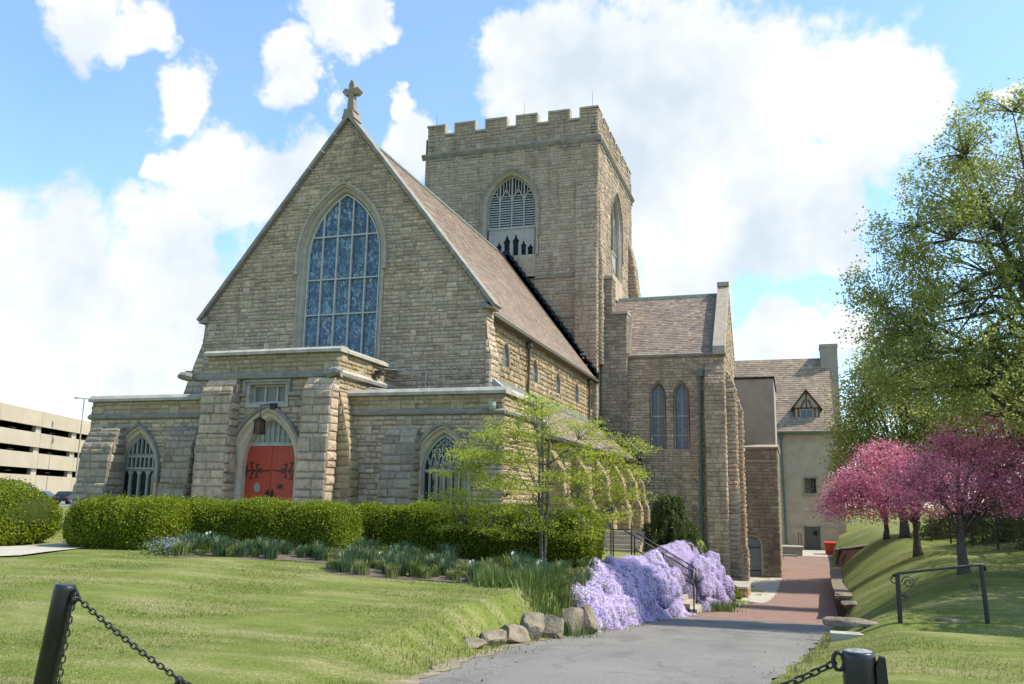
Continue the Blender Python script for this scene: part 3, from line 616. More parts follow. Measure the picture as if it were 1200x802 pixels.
for s_ in (-1, 1):
    mb = MB(); c = A_D.c
    FP.box(mb, min(c+s_*.008, c+s_*1.02), max(c+s_*.008, c+s_*1.02), .62, 3.40, -.50, -.42)
    for k in range(1, 5): FP.box(mb, c+s_*1.02*k/5-.004, c+s_*1.02*k/5+.004, .64, 3.38, -.42, -.417)
    dr = mb.build('door', 'red', church)
    for z, nm in ((2.55, 'strap_hinge'), (1.0, 'strap_hinge')):
        mb = MB(); e = c+s_*.99
        polybar(mb, FP, [(e, z), (e-s_*.84, z)], .05, -.418, -.40)
        polybar(mb, FP, [(e-s_*.84, z), (e-s_*.90, z+.03), (e-s_*.93, z)], .03, -.418, -.40)
        for sv in (-1, 1):
            for k_, r_ in ((.16, .24), (.38, .19)):
                st0 = e-s_*(k_+.22)
                pts = [(st0+s_*(.20*math.sin(t*.26)), z+sv*r_*(1-math.cos(t*.26))) for t in range(0, 7)]; polybar(mb, FP, pts, .034, -.418, -.402)
                ex, ez = pts[-1]; polybar(mb, FP, [(ex, ez), (ex-s_*.05, ez+sv*.05), (ex-s_*.10, ez+sv*.02)], .03, -.418, -.402); polybar(mb, FP, [(ex, ez), (ex+s_*.04, ez+sv*.045)], .034, -.418, -.402)
            polybar(mb, FP, [(e, z), (e-s_*.01, z+sv*.20)], .05, -.418, -.402)
            polybar(mb, FP, [(e-s_*.5, z), (e-s_*.57, z+sv*.07), (e-s_*.64, z+sv*.075)], .028, -.418, -.402)
        mb.build(nm, 'iron', dr)
    mb = MB(); mb.tube([FP.p(c+s_*.07, 1.42, -.41), FP.p(c+s_*.08, 1.46, -.34), FP.p(c+s_*.10, 1.80, -.33), FP.p(c+s_*.10, 1.86, -.41)], .024, 6); FP.box(mb, c+s_*.09-.035, c+s_*.09+.035, 1.38, 1.92, -.419, -.405); mb.build('door_handle', 'iron', dr)
    mb = MB()
    if s_ < 0: mb.prism([FP.p(c-.52+.13*math.cos(t*PI/6), 1.98+.17*math.sin(t*PI/6), -.418) for t in range(12)], (0, -.012, 0))
    else: FP.box(mb, c+.27, c+.48, 1.95, 2.09, -.418, -.405)
    mb.build('door_plaque', 'greystucco' if s_ < 0 else 'iron', dr)
# rectangular window above the door
mb = MB(); FP.box(mb, -17.98, -17.86, 4.70, 5.64, -.3, .05); FP.box(mb, -16.42, -16.30, 4.70, 5.64, -.3, .05); FP.box(mb, -17.86, -16.42, 4.70, 4.86, -.3, .06); FP.box(mb, -17.86, -16.42, 5.50, 5.64, -.3, .05)
FP.box(mb, -18.08, -16.20, 5.575, 5.655, .052, .14, 1)
for u0, u1 in ((-18.08, -17.98), (-16.30, -16.20)): FP.box(mb, u0, u1, 5.2, 5.573, .03, .14, 1)
for u0, u1 in ((-18.24, -17.98), (-16.30, -15.5)): FP.box(mb, u0, u1, 5.08, 5.2, .03, .13, 1)
rwn = mb.build('porch_window', ['cap', 'darktrim'], church)
M['blind'] = plain('drawn_blind', (.20, .18, .145), (.14, .125, .10), 4, .4, .5)
mb = MB(); FP.box(mb, -17.86, -16.42, 4.86, 5.5, -.3, -.26); mb.build('glass', 'blind', rwn)
mb = MB()
for u in (-17.83, -17.38, -16.90, -16.45): FP.box(mb, u-.025, u+.025, 4.86, 5.5, -.26, -.2)
FP.box(mb, -17.86, -16.42, 4.86, 4.92, -.26, -.195); FP.box(mb, -17.86, -16.42, 5.44, 5.5, -.26, -.195); mb.build('glazing_frame', 'leadbar', rwn)

# ---- nave body, clerestory and roof
EX, EZ, RZ, NY0, NY1 = CX+6.05, 8.95, 17.1, 30.55, 51.0
CLX = CX+5.72
FC = side(CLX)
cw = [Arch(y, .46, 7.28 if k == 0 else 7.2, 7.62, 8.27) for k, y in enumerate((34.06, 38.42, 42.64, 46.74, 50.3))]
mb = MB(); cp = [(30.6, 3.9), (51, 3.9), (51, 8.96), (30.6, 8.96)]
panel(mb, FC, cp, [a.line(.0) for a in cw], ch=(.16, .27), ln=(.2, .55), dep=(.03, .075), vmin=5.9)
mb.build('clerestory_wall', ['golden', 'mortar'], church)
for a in cw:
    mb = MB(); loft(mb, FC, a, [(.04, .0), (.04, .05), (.0, .03), (0, -.12)]); wn = mb.build('clerestory_window', 'trim', church)
    mb = MB(); pane(mb, FC, a, -.1); mb.build('glass', 'paleglass', wn)
    mb = MB(); vbar(mb, FC, a, a.c, a.vb, .03, -.1, -.08); hbar(mb, FC, a, 7.6, .03, -.1, -.08); mb.build('window_bars', 'frame', wn)
mb = MB()
mb.box(CX-6.2, CX-5.9, 30.6, 51, -1, 9); mb.build('north_nave_wall', 'mortar', church)
dv_ = Vector((CX-EX, 0, RZ-EZ)); sl = dv_.length
fr = Fr((EX, NY0, EZ), (0, 1, 0), dv_, (RZ-EZ, 0, EX-CX))
mb = MB(); backing(mb, fr, [(0, 0), (NY1-NY0, 0), (NY1-NY0, sl), (0, sl)], mi=0, d=-.005); tiles(mb, fr, NY1-NY0, sl, .28, .21)
mb.quad((CX, NY0, RZ), (CX, NY1, RZ), (CX-6.05, NY1, EZ), (CX-6.05, NY0, EZ))
nr = mb.build('nave_roof', 'slate', church)
mb = MB(); mb.prism([(CX-.14, NY0, RZ-.1), (CX, NY0, RZ+.12), (CX+.14, NY0, RZ-.1)], (0, NY1-NY0, 0)); mb.build('ridge_cap', 'copper', nr)
mb = MB(); mb.prism([(EX-.12, NY0, EZ-.1), (EX+.1, NY0, EZ-.1), (EX+.12, NY0, EZ+.03), (EX-.12, NY0, EZ+.03)], (0, NY1-NY0, 0)); mb.box(CLX, EX-.1, NY0, NY1, EZ-.12, EZ-.05); mb.build('gutter', 'brownpaint', nr)
mb = MB()                                                   # stepped flashing where the roof meets the tower
for k in range(44):
    t = k/44; p = fr.o+fr.v*(sl*t); mb.box(p.x-.30, p.x+.12, 50.62, 50.98, p.z-.12, p.z+.50+(.08 if k % 2 else 0))
mb.build('stepped_flashing', 'dark', nr)
for y in (36.98, 49.4):
    mb = MB(); mb.tube([(CLX+.3, y, 8.85), (CLX+.16, y, 8.7), (CLX+.14, y, 6.5), (CLX+.5, y+.25, 6.25)], .07, 8); mb.box(CLX+.03, CLX+.3, y-.14, y+.14, 8.55, 8.85); mb.build('downpipe', 'brownpaint', church, True)
# ---- aisle
AX, AZ, ATZ = -8.45, 4.08, 6.42
fr = Fr((AX, 30.5, AZ), (0, 1, 0), (CLX-AX, 0, ATZ-AZ), (ATZ-AZ, 0, AX-CLX)); asl = math.hypot(CLX-AX, ATZ-AZ)
mb = MB(); backing(mb, fr, [(0, 0), (20.2, 0), (20.2, asl), (0, asl)], mi=0, d=-.005); tiles(mb, fr, 20.2, asl, .28, .21); ar_ = mb.build('aisle_roof', 'slate2', church)
mb = MB(); mb.prism([(CLX+.02, 30.5, ATZ-.02), (CLX+.26, 30.5, ATZ-.18), (CLX+.26, 30.5, ATZ-.14), (CLX+.04, 30.5, ATZ+.14)], (0, 20.2, 0)); mb.build('copper_flashing', 'copper', ar_)
mb = MB(); mb.prism([(CLX+.02, 30.1, ATZ+.1), (AX+.1, 30.1, AZ+.05), (AX+.1, 30.1, AZ+.35), (CLX+.02, 30.1, ATZ+.42)], (0, .45, 0)); mb.prism([(CLX, 30.12, 4), (AX, 30.12, 4), (AX, 30.12, AZ+.1), (CLX, 30.12, ATZ+.12)], (0, .4, 0)); mb.build('aisle_verge', 'cap', church)
mb = MB()
for k in range(14): t = k/14; p = fr.o+fr.v*(asl*t); mb.box(p.x-.25, p.x+.1, 50.4, 50.78, p.z-.15, p.z+.32+(.07 if k % 2 else 0))
mb.build('stepped_flashing', 'dark', ar_)
mb = MB(); mb.box(AX-.1, AX+.12, 30.5, 50.7, AZ-.12, AZ+.02); mb.build('gutter', 'iron', ar_)
FA = side(-8.85); aw = [Arch(y, .55, 1.2, 2.5, 3.3) for y in (34, 38, 42, 46)]
mb = MB(); panel(mb, FA, [(30, -1.2), (50.7, -1.2), (50.7, 4.05), (30, 4.05)], [a.line(.2) for a in aw], ch=(.15, .26)); mb.build('aisle_wall', ['golden', 'mortar'], church)
mb = MB(); panel(mb, Fr((0, 50.7, 0), (-1, 0, 0), (0, 0, 1), (0, 1, 0)), [(8.85, -1.2), (11, -1.2), (11, 5.5), (8.85, 4)]); mb.build('aisle_end_wall', ['grey', 'mortar'], church)
for a in aw:
    mb = MB(); stone_frame(mb, FA, a, .18, .3); wn = mb.build('arched_window', ['trim', 'darktrim'], church)
    mb = MB(); pane(mb, FA, a, -.25); mb.build('glass', 'glass', wn)
    mb = MB(); vbar(mb, FA, a, a.c, a.vb, .07, -.25, -.18); hbar(mb, FA, a, 2.5, .06, -.25, -.18); mb.build('tracery', 'frame', wn)
for y in (31.9, 36, 40, 44, 47.6, 50.2):
    mb = MB(); buttress(mb, FA, y, .7, [(1.05, -1.2), (1.0, 1.4), (.78, 1.9), (.70, 2.8), (.2, 3.6), (0, 3.75)], ch=(.2, .32), ln=(.3, .6)); mb.build('buttress', ['golden', 'mortar'], church)

# ---- tower
TL, TR, TY0, TY1 = -23.0, -11.0, 51.0, 63.0
FT, FTS = front(TY0), side(TR)
A_B = Arch(-16.85, 1.66, 17.25, 20.6, 22.8); A_S = Arch(56.9, 1.6, 16.9, 20.6, 22.75)
mb = MB()
panel(mb, FT, [(TL, -1), (TR, -1), (TR, 24.5), (TL, 24.5)], [A_B.line(.3)], ch=(.12, .26), ln=(.2, .6), vmin=8.4, dep=(.012, .04))
panel(mb, FTS, [(TY0, -1), (TY1, -1), (TY1, 24.5), (TY0, 24.5)], [A_S.line(.3)], ch=(.12, .26), ln=(.2, .6), vmin=12, dep=(.012, .04))
backing(mb, Fr((TL, 0, 0), (0, 1, 0), (0, 0, 1), (-1, 0, 0)), [(TY0, -1), (TY1, -1), (TY1, 26), (TY0, 26)]); backing(mb, Fr((0, TY1, 0), (1, 0, 0), (0, 0, 1), (0, 1, 0)), [(TL, -1), (TR, -1), (TR, 26), (TL, 26)])
tw = mb.build('tower_wall', ['tower', 'mortar'], church)
def parapet_poly(a, b):
    per = (b-a)/11.9; pts = [(a, 24.85)]; ms = []
    ws = [1.26, .75, 1.43, .79, 1.45, .72, 1.42, .82, 1.38, .74, 1.14]; k = (b-a)/sum(ws); u = a; tops = []
    for i, w_ in enumerate(ws):
        tops.append((u, u+w_*k, 26.82 if i % 2 == 0 else 26.12)); u += w_*k
    return [(a, 24.85), (b, 24.85)]+[p for t in reversed(tops) for p in ((t[1], t[2]), (t[0], t[2]))], tops
mb = MB(); cap = MB()
for fr_, a, b in ((FT, TL+.08, TR-.06), (FTS, TY0+.06, TY1-.06), (Fr((0, TY1-.06, 0), (1, 0, 0), (0, 0, 1), (0, 1, 0)), TL+.08, TR-.06), (Fr((TL+.08, 0, 0), (0, 1, 0), (0, 0, 1), (-1, 0, 0)), TY0+.06, TY1-.06)):
    f2 = Fr(fr_.o-fr_.n*.06, fr_.u, fr_.v, fr_.n); poly, tops = parapet_poly(a, b)
    if fr_ in (FT, FTS): stones(mb, f2, poly, ch=(.16, .26), ln=(.3, .7))
    inner = (fr_ not in (FT, FTS))
    for k, (u0, u1, zt) in enumerate(tops):
        e0 = .44 if k == 0 and fr_ in (FTS,) else 0; e1 = .44 if k == len(tops)-1 and fr_ is FTS else 0
        f2.box(mb, u0+.001*(k % 2), u1-.001*(k % 2), 24.85, zt, -.44, 0, 1)
        f2.box(cap, u0-(.06 if k % 2 == 0 else -.065), u1+(.06 if k % 2 == 0 else -.065), zt, zt+.13, -.48+.003*(fr_ is FTS), .07+.002*(fr_ is FTS))
        if k % 2 == 0:
            for uu in (u0, u1):
                if uu > tops[0][0]+.1 and uu < tops[-1][1]-.1: f2.box(cap, uu-.055, uu+.055, 26.12, zt-.002, -.46, .055)
pw = mb.build('battlement', ['tower', 'mortar'], tw); cap.build('merlon_coping', 'trim', tw)
mb = MB(); mb.box(TL+.5, TR-.5, TY0+.5, TY1-.5, 24.9, 25.1); mb.build('tower_roof', 'dark', tw)
mb = MB()
for fr_, a, b in ((FT, TL-.22, TR+.22), (FTS, TY0-.215, TY1+.22)):
    for k in range(4 if fr_ is FT else 4):
        p, q = a+(b-a)*k/4, a+(b-a)*(k+1)/4
        mb.prism([fr_.p(p, 24.42, 0), fr_.p(p, 24.55, .13), fr_.p(p, 24.7, .24), fr_.p(p, 24.78, .22), fr_.p(p, 24.9, -.05)], fr_.u*(q-p))
    for k in range(17):
        u = a+.3+(b-a-.6)*k/16
        if k % 3: fr_.box(mb, u-.3, u+.3, 24.28, 24.42, 0, .07)
mb.build('cornice', 'darktrim', tw)
for a, b, z in ((-16.6, -12.45, 15.62), (-13.4, -12.45, 13.0)): mb = MB(); FT.box(mb, a, b, z, z+.16, 0, .12); mb.build('tower_string_course', 'darktrim', tw)
mb = MB(); buttress(mb, FT, -11.72, 1.40, [(.34, -1.5), (.34, 16.6), (.20, 17.6), (.17, 20.8), (.03, 22.0), (0, 22.1)], ch=(.2, .3), vmin=-.2)
mb.build('buttress', ['tower', 'mortar'], tw)
mb = MB(); buttress(mb, FTS, 51.55, .9, [(.24, 10), (.22, 16.6), (.12, 17.6), (.10, 20), (0, 21)], ch=(.2, .3)); mb.build('buttress', ['tower', 'mortar'], tw)
mb = MB(); buttress(mb, FTS, 62.2, 1.5, [(.75, 10), (.75, 16.5), (.62, 17.3), (.45, 19.0), (.2, 20.2), (0, 21)], ch=(.2, .3)); mb.build('buttress', ['tower', 'mortar'], tw)
def belfry(fr_, ar):
    mb = MB(); stone_frame(mb, fr_, ar, .28, .55, .10, 2.0); bw = mb.build('belfry_window', ['trim', 'darktrim'], church)
    mb = MB(); pane(mb, fr_, ar, -.55); mb.build('dark_void', 'dark', bw)
    mb = MB(); a = ar.a; zb = ar.vb+1.95; zs = ar.vb+3.95; n = 4; lw = 2*a/n
    for k in range(1, n): vbar(mb, fr_, ar, ar.c-a+lw*k, ar.vb+1.6, .09, -.5, -.34)
    for k in range(n):
        u0 = ar.c-a+lw*(k+.5)
        pts = [(u0-lw/2, zs-.15), (u0-lw*.36, zs+.25), (u0-lw*.13, zs+.52), (u0, zs+.78), (u0+lw*.13, zs+.52), (u0+lw*.36, zs+.25), (u0+lw/2, zs-.15)]
        polybar(mb, fr_, [p for p in pts if abs(p[0]-ar.c) <= ar.half(p[1])+.02], .075, -.5, -.35)
    for k in range(-7, 8):
        u = ar.c+k*a/8
        if k % 4: fr_.box(mb, u-.028, u+.028, zs+.45, ar.top(u)+.02, -.5, -.4)
    hbar(mb, fr_, ar, ar.vb+1.98, .10, -.5, -.30); hbar(mb, fr_, ar, zs+.1, .05, -.5, -.4); loft(mb, fr_, ar, [(0, -.36), (-.08, -.36), (-.08, -.5)])
    mb.build('tracery', 'white', bw)
    mb = MB(); z = zb+.12
    while z < zs+.35:
        h = ar.half(z)-.06
        mb.add([fr_.p(ar.c-h, z, -.40), fr_.p(ar.c+h, z, -.40), fr_.p(ar.c+h, z+.11, -.52), fr_.p(ar.c-h, z+.11, -.52), fr_.p(ar.c-h, z-.025, -.40), fr_.p(ar.c+h, z-.025, -.40)], ((0, 1, 2, 3), (4, 5, 1, 0))); z += .165
    mb.build('louvre', 'leadbar', bw)
    mb = MB()                                               # pierced panel under the louvres
    hs = []
    for u, top, hw in ((-1.30, .80, .17), (-.84, 1.05, .16), (-.30, 1.50, .19), (.30, 1.50, .19), (.84, 1.05, .16), (1.30, .80, .17)):
        hs.append([(ar.c+u-hw, ar.vb+.06), (ar.c+u+hw, ar.vb+.06), (ar.c+u+hw, ar.vb+top*.62), (ar.c+u+hw*1.25, ar.vb+top*.74), (ar.c+u+hw*.6, ar.vb+top*.84), (ar.c+u, ar.vb+top*1.08), (ar.c+u-hw*.6, ar.vb+top*.84), (ar.c+u-hw*1.25, ar.vb+top*.74), (ar.c+u-hw, ar.vb+top*.62)])
    for u in (-.06, .62, -.62): 
        hs.append([(ar.c+u+.09*math.cos(t*PI/3), ar.vb+1.52+.10*math.sin(t*PI/3)) for t in range(6)] if u == -.06 else [(ar.c+u+.08*math.cos(t*PI/3), ar.vb+1.30+.08*math.sin(t*PI/3)) for t in range(6)])
    hs = hs[:6]
    backing(mb, fr_, [(ar.c-a, ar.vb), (ar.c+a, ar.vb), (ar.c+a, ar.vb+1.95), (ar.c-a, ar.vb+1.95)], hs, 0, -.36)
    for h in hs:
        for p, q in zip(h, h[1:]+h[:1]): mb.quad(fr_.p(*p, -.36), fr_.p(*q, -.36), fr_.p(*q, -.52), fr_.p(*p, -.52))
    for u in (-.06, ): pass
    mb.build('pierced_panel', 'white', bw)
    mb = MB()
    for k in range(4): fr_.box(mb, ar.c-a-.1, ar.c+a+.1, ar.vb-.42*(k+1)+.012, ar.vb-.42*k, -.1, .06+.02*k)
    mb.build('sill', 'tower', bw)
belfry(FT, A_B); belfry(FTS, A_S)
for i, (x, y, h) in enumerate(((TL+.6, TY0+.3, 1.0), (TR-.45, TY0+.3, 1.3), (TL+6.9, TY0+.3, 1.1))):
    mb = MB(); mb.tube([(x, y, 26.2), (x, y, 26.9+h*.5), (x, y, 26.9+h)], [.014, .012, .005], 5); mb.build('lightning_rod', 'iron', tw)

# ---- transept
XE = -3.58; FR = front(52.0); FE = side(XE)
lans = [Arch(-7.55, .37, 4.95, 8.0, 8.85), Arch(-6.15, .37, 4.95, 8.0, 8.85)]
mb = MB()
panel(mb, FR, [(-11.2, -2), (-4.6, -2), (XE, -3.4), (XE, 10.45), (-11.2, 10.45)], [a.line(.1) for a in lans], ch=(.11, .23), ln=(.18, .52))
panel(mb, FE, [(52, -3.4), (62, -3.4), (62, 10.6), (57, 15.55), (52, 10.6)], ch=(.16, .28), ln=(.25, .65))
backing(mb, Fr((0, 62, 0), (1, 0, 0), (0, 0, 1), (0, 1, 0)), [(-11, -3.4), (XE, -3.4), (XE, 10.5), (-11, 10.5)])
tt = mb.build('transept_wall', ['facade', 'mortar'], church)
mb = MB()
for p, q in (((-9.4, 10.45), (XE+.1, 10.45)),): mb.prism([(p[0], 52.0, 10.42), (p[0], 51.86, 10.48), (p[0], 51.82, 10.62), (p[0], 52.1, 10.74)], (q[0]-p[0], 0, 0))
mb.build('transept_cornice', 'darktrim', tt)
d_ = Vector((0, 5.0, 4.72)); fr = Fr((-9.75, 52.0, 10.62), (1, 0, 0), d_, (0, -4.72, 5.0))
mb = MB(); backing(mb, fr, [(0, 0), (5.55, 0), (5.55, d_.length), (0, d_.length)], mi=0, d=-.005); tiles(mb, fr, 5.55, d_.length, .27, .2)
fr2 = Fr((-11.0, 52.9, 10.62+.9*.944), (1, 0, 0), d_, (0, -4.72, 5.0)); L2 = d_.length*.82
backing(mb, fr2, [(0, 0), (1.26, 0), (1.26, L2), (0, L2)], mi=0, d=-.007); tiles(mb, fr2, 1.24, L2, .27, .2)
mb.quad((-11, 57, 15.34), (-4.2, 57, 15.34), (-4.2, 62, 10.6), (-11, 62, 10.6))
tr_ = mb.build('transept_roof', 'slate2', church)
mb = MB(); mb.prism([(-11, 56.85, 15.25), (-11, 57, 15.5), (-11, 57.15, 15.25)], (6.8, 0, 0)); mb.prism([(-4.42, 51.95, 10.66), (-4.22, 51.95, 10.66), (-4.22, 51.95, 10.72), (-4.42, 51.95, 10.72)], d_); mb.build('ridge_cap', 'copper', tr_)
mb = MB()                                                   # raised gable parapet at the east end of the roof
mb.prism([(-4.22, 51.75, 10.5), (-4.22, 57, 15.55), (-4.22, 57, 16.05), (-4.22, 51.6, 11.0), (-4.22, 51.6, 10.5)], (.70, 0, 0)); mb.prism([(-4.22, 62.2, 10.5), (-4.22, 57, 15.55), (-4.22, 57, 16.05), (-4.22, 62.3, 11.0)], (.70, 0, 0))
mb.box(-4.25, -3.5, 56.7, 57.3, 15.9, 16.18); mb.build('gable_coping', 'trim', tt)
mb = MB(); backing(mb, front(51.62), [(-10.95, -1), (-9.35, -1), (-9.35, 12.9), (-9.75, 13.3), (-10.25, 13.3), (-10.25, 15.2), (-10.35, 15.6), (-10.8, 15.6), (-10.95, 15.2)], mi=1)
stones(mb, front(51.62), [(-10.95, -1), (-9.35, -1), (-9.35, 13.2), (-10.25, 13.2), (-10.25, 15.5), (-10.95, 15.5)], ch=(.16, .28), ln=(.22, .55), vmin=0)
panel(mb, side(-9.35), [(51.62, 9), (52.6, 9), (52.6, 13.2), (51.62, 13.2)]); panel(mb, side(-10.25), [(51.62, 13.2), (52.6, 13.2), (52.6, 15.5), (51.62, 15.5)])
mb.box(-10.95, -9.37, 51.64, 52.6, 9.0, 13.17, 1); mb.box(-10.95, -10.27, 51.64, 52.6, 13.2, 15.47, 1)
mb.build('stair_turret', ['grey', 'mortar'], church)
mb = MB(); mb.box(-11, -10.2, 51.5, 52.7, 15.5, 15.68); mb.build('turret_coping', 'trim', church)
mb = MB(); mb.box(-10.3, -9.28, 51.5, 52.7, 13.2, 13.36); mb.prism([(-9.36, 51.62, 10.6), (-9.36, 52.7, 13.2), (-9.36, 52.7, 13.32), (-9.36, 51.55, 10.72)], (.2, 0, 0)); mb.build('turret_coping', 'trim', church)
for a in lans:
    mb = MB(); loft(mb, FR, a, [(.07, -.02), (.07, .05), (.0, .0), (0, -.3)]); wn = mb.build('lancet_window', 'grey', church)
    mb = MB(); pane(mb, FR, a, -.22); mb.build('glass', 'paleglass', wn)
    mb = MB(); hbar(mb, FR, a, 6.9, .05, -.22, -.18); hbar(mb, FR, a, 5.75, .04, -.22, -.18); vbar(mb, FR, a, a.c, a.vb, .02, -.22, -.19); mb.build('window_bars', 'leadbar', wn)
mb = MB(); buttress(mb, FR, -4.15, 1.15, [(.68, -3.6), (.66, 8.7), (.35, 9.3), (.12, 9.8), (0, 9.9)], ch=(.18, .32), ln=(.25, .6)); mb.build('buttress', ['facade', 'mortar'], church)
for y, o_, zt in ((52.75, .56, 9.6), (57.2, .68, 8.9), (61.3, .75, 8.3)):
    mb = MB(); buttress(mb, FE, y, .95, [(o_+.12, -3.6), (o_+.1, -1), (o_, -.8), (o_, zt-1.2), (o_*.5, zt-.3), (.0, zt)], ch=(.2, .34), ln=(.25, .55), dep=(.02, .08)); mb.build('buttress', ['facade', 'mortar'], church)
mb = MB(); mb.tube([(-5.02, 51.84, 9.3), (-5.05, 51.84, 4), (-5.08, 51.84, -.6)], .085, 10); mb.box(-5.2, -4.84, 51.66, 51.98, 9.2, 9.66)
for z in (7, 4.2, 1.4): mb.box(-5.18, -4.92, 51.74, 51.97, z, z+.08)
mb.build('downpipe', 'copper', church)
mb = MB(); mb.tube([(-14.25, 28.6, 6.42), (-13.5, 29.86, 6.45), (-13.15, 29.88, 6.45)], .018, 6); mb.tube([(-13.1, 29.88, 6.5), (-13.12, 29.86, 5.75), (-13.4, 29.5, 5.62), (-14.2, 27.4, 5.55)], .022, 6); mb.build('conduit', 'leadbar', church, True)
mb = MB(); mb.tube([(-14.27, 28.2, 5.95), (-14.25, 28.2, 6.15)], .02, 6); mb.prism([(-14.34, 28.0, 6.12), (-14.34, 28.4, 6.12), (-14.34, 28.45, 6.24), (-14.34, 28.05, 6.28)], (.2, 0, 0)); mb.build('flood_lamp', 'iron', church)
mb = MB(); n = 10
for k in range(5):
    for j in range(n): pass
for k in range(4):
    a0, a1 = PI/2*k/4, PI/2*(k+1)/4
    for j in range(n):
        t0, t1 = 2*PI*j/n, 2*PI*(j+1)/n; q = lambda a, t: (-9.1+.12*math.cos(a)*math.cos(t), 26.08+.12*math.cos(a)*math.sin(t), 4.66-.14*math.sin(a))
        mb.quad(q(a0, t0), q(a0, t1), q(a1, t1), q(a1, t0))
mb.tube([(-9.1, 26.08, 4.66), (-9.1, 26.08, 4.80)], .13, 10); mb.box(-9.14, -9.06, 26.08, 26.3, 4.72, 4.8); mb.build('camera_dome', 'white', church)
# ---- porch lantern
lt = thing('lantern', (-17.05, 25.1, 4.1), 'small dark iron lantern hanging from a bracket in front of the red door arch', 'lantern')
mb = MB(); mb.tube([(-16.80, 25.56, 4.72), (-16.84, 25.3, 4.76), (-17.05, 25.12, 4.72), (-17.05, 25.1, 4.28)], .02, 6); mb.box(-16.92, -16.7, 25.42, 25.62, 4.62, 4.82); mb.build('bracket', 'iron', lt)
mb = MB(); c = (-17.05, 25.1)
for s1 in (-1, 1):
    for s2 in (-1, 1): mb.box(c[0]+s1*.12-.015, c[0]+s1*.12+.015, c[1]+s2*.12-.015, c[1]+s2*.12+.015, 3.78, 4.18)
mb.box(c[0]-.16, c[0]+.16, c[1]-.16, c[1]+.16, 3.74, 3.78)
b4 = [(c[0]-.17, c[1]-.17, 4.18), (c[0]+.17, c[1]-.17, 4.18), (c[0]+.17, c[1]+.17, 4.18), (c[0]-.17, c[1]+.17, 4.18)]; mb.add(b4+[(c[0], c[1], 4.34)], ((0, 1, 4), (1, 2, 4), (2, 3, 4), (3, 0, 4), (3, 2, 1, 0))); mb.build('lantern_frame', 'iron', lt)
mb = MB(); mb.box(c[0]-.105, c[0]+.105, c[1]-.105, c[1]+.105, 3.785, 4.175); mb.build('lantern_glass', 'wood', lt)

# ================================================================== ANNEX AND PARISH HOUSE BEHIND
an = thing('annex', (-2, 62, -2.9), 'narrow stone annex with grey rendered upper block and arched blue-grey door beside the brick path', 'annex')
FN = front(60.0); AN = Arch(-2.68, .55, -2.9, -.85, -.28)
mb = MB(); panel(mb, FN, [(-4, -3.3), (-.92, -3.3), (-.92, 5.45), (-4, 5.45)], [AN.line(.06)], ch=(.16, .3), ln=(.25, .7)); panel(mb, side(-.92), [(60, -3.3), (68, -3.3), (68, 5.45), (60, 5.45)], ch=(.18, .3)); mb.build('stone_wall', ['grey', 'mortar'], an)
mb = MB(); mb.prism([(-4, 59.85, 5.45), (-4, 59.85, 5.56), (-4, 60.2, 5.72), (-4, 68, 5.72), (-4, 68, 5.45)], (3.2, 0, 0)); FN.box(mb, -4, -.86, 4.55, 4.68, 0, .08); mb.build('wall_coping', 'trim', an)
mb = MB(); mb.box(-4, -.98, 60.5, 68, 5.72, 10.2); mb.build('rendered_wall', 'greystucco', an)
mb = MB(); mb.box(-4, -.9, 60.4, 68, 10.2, 10.34); mb.build('roof_edge', 'dark', an)
mb = MB(); loft(mb, FN, AN, [(.12, -.02), (.12, .05), (0, .02), (0, -.3)]); mb.build('door_surround', 'trim', an)
mb = MB(); pane(mb, FN, AN, -.2)
for k in range(-3, 4): FN.box(mb, AN.c+k*.15-.006, AN.c+k*.15+.006, -2.85, AN.top(AN.c+k*.15)-.02, -.2, -.185)
dr = mb.build('arched_door', 'bluedoor', an)
for z in (-2.45, -1.0):
    mb = MB(); FN.box(mb, AN.c-.52, AN.c+.52, z-.035, z+.035, -.185, -.16); mb.build('strap_hinge', 'iron', dr)

ho = thing('parish_house', (1.2, 85, -2.1), 'beige rendered house with steep slate roof, half-timbered dormer and tall chimney behind the annex', 'house')
FH = front(82.0)
mb = MB(); hw = [(.98, 2.88), (1.98, 2.88), (1.98, 4.22), (.98, 4.22)]
backing(mb, FH, [(-12, -3), (3.65, -3), (3.65, 8.45), (-12, 8.45)], [hw], 0); backing(mb, side(3.65), [(82, -3), (93, -3), (93, 8.5), (87.5, 15.5), (82, 8.5)], mi=0); mb.box(-12, 3.6, 92.9, 93, -3, 8.4)
FH.box(mb, -1.2, 3.7, .02, .12, 0, .07); mb.build('rendered_wall', 'stucco', ho)
fr = Fr((-12, 81.6, 8.35), (1, 0, 0), (0, 5.9, 7.55), (0, -7.55, 5.9)); sl = math.hypot(5.9, 7.55)
mb = MB(); backing(mb, fr, [(0, 0), (15.75, 0), (15.75, sl), (0, sl)], mi=0, d=-.005)
tiles(mb, Fr(fr.p(7, 0), fr.u, fr.v, fr.n), 8.75, sl, .34, .28, .03); mb.quad((-12, 87.5, 15.9), (3.75, 87.5, 15.9), (3.75, 93.4, 8.35), (-12, 93.4, 8.35)); mb.build('house_roof', 'slate3', ho)
mb = MB(); mb.box(-1.4, 3.8, 81.45, 81.66, 8.18, 8.36); mb.build('gutter', 'copper', ho)
mb = MB(); mb.tube([(-.85, 81.85, 8.3), (-.8, 81.85, 4), (-.72, 81.85, -1.6)], .09, 8); mb.box(-1.02, -.68, 81.7, 82, 7.7, 8.15); mb.build('downpipe', 'copper', ho)
mb = MB(); mb.box(3.0, 4.55, 86.6, 88.4, -2, 17.0); mb.box(2.95, 4.6, 86.55, 88.45, 16.75, 17.1); mb.build('chimney', 'greystucco', ho)
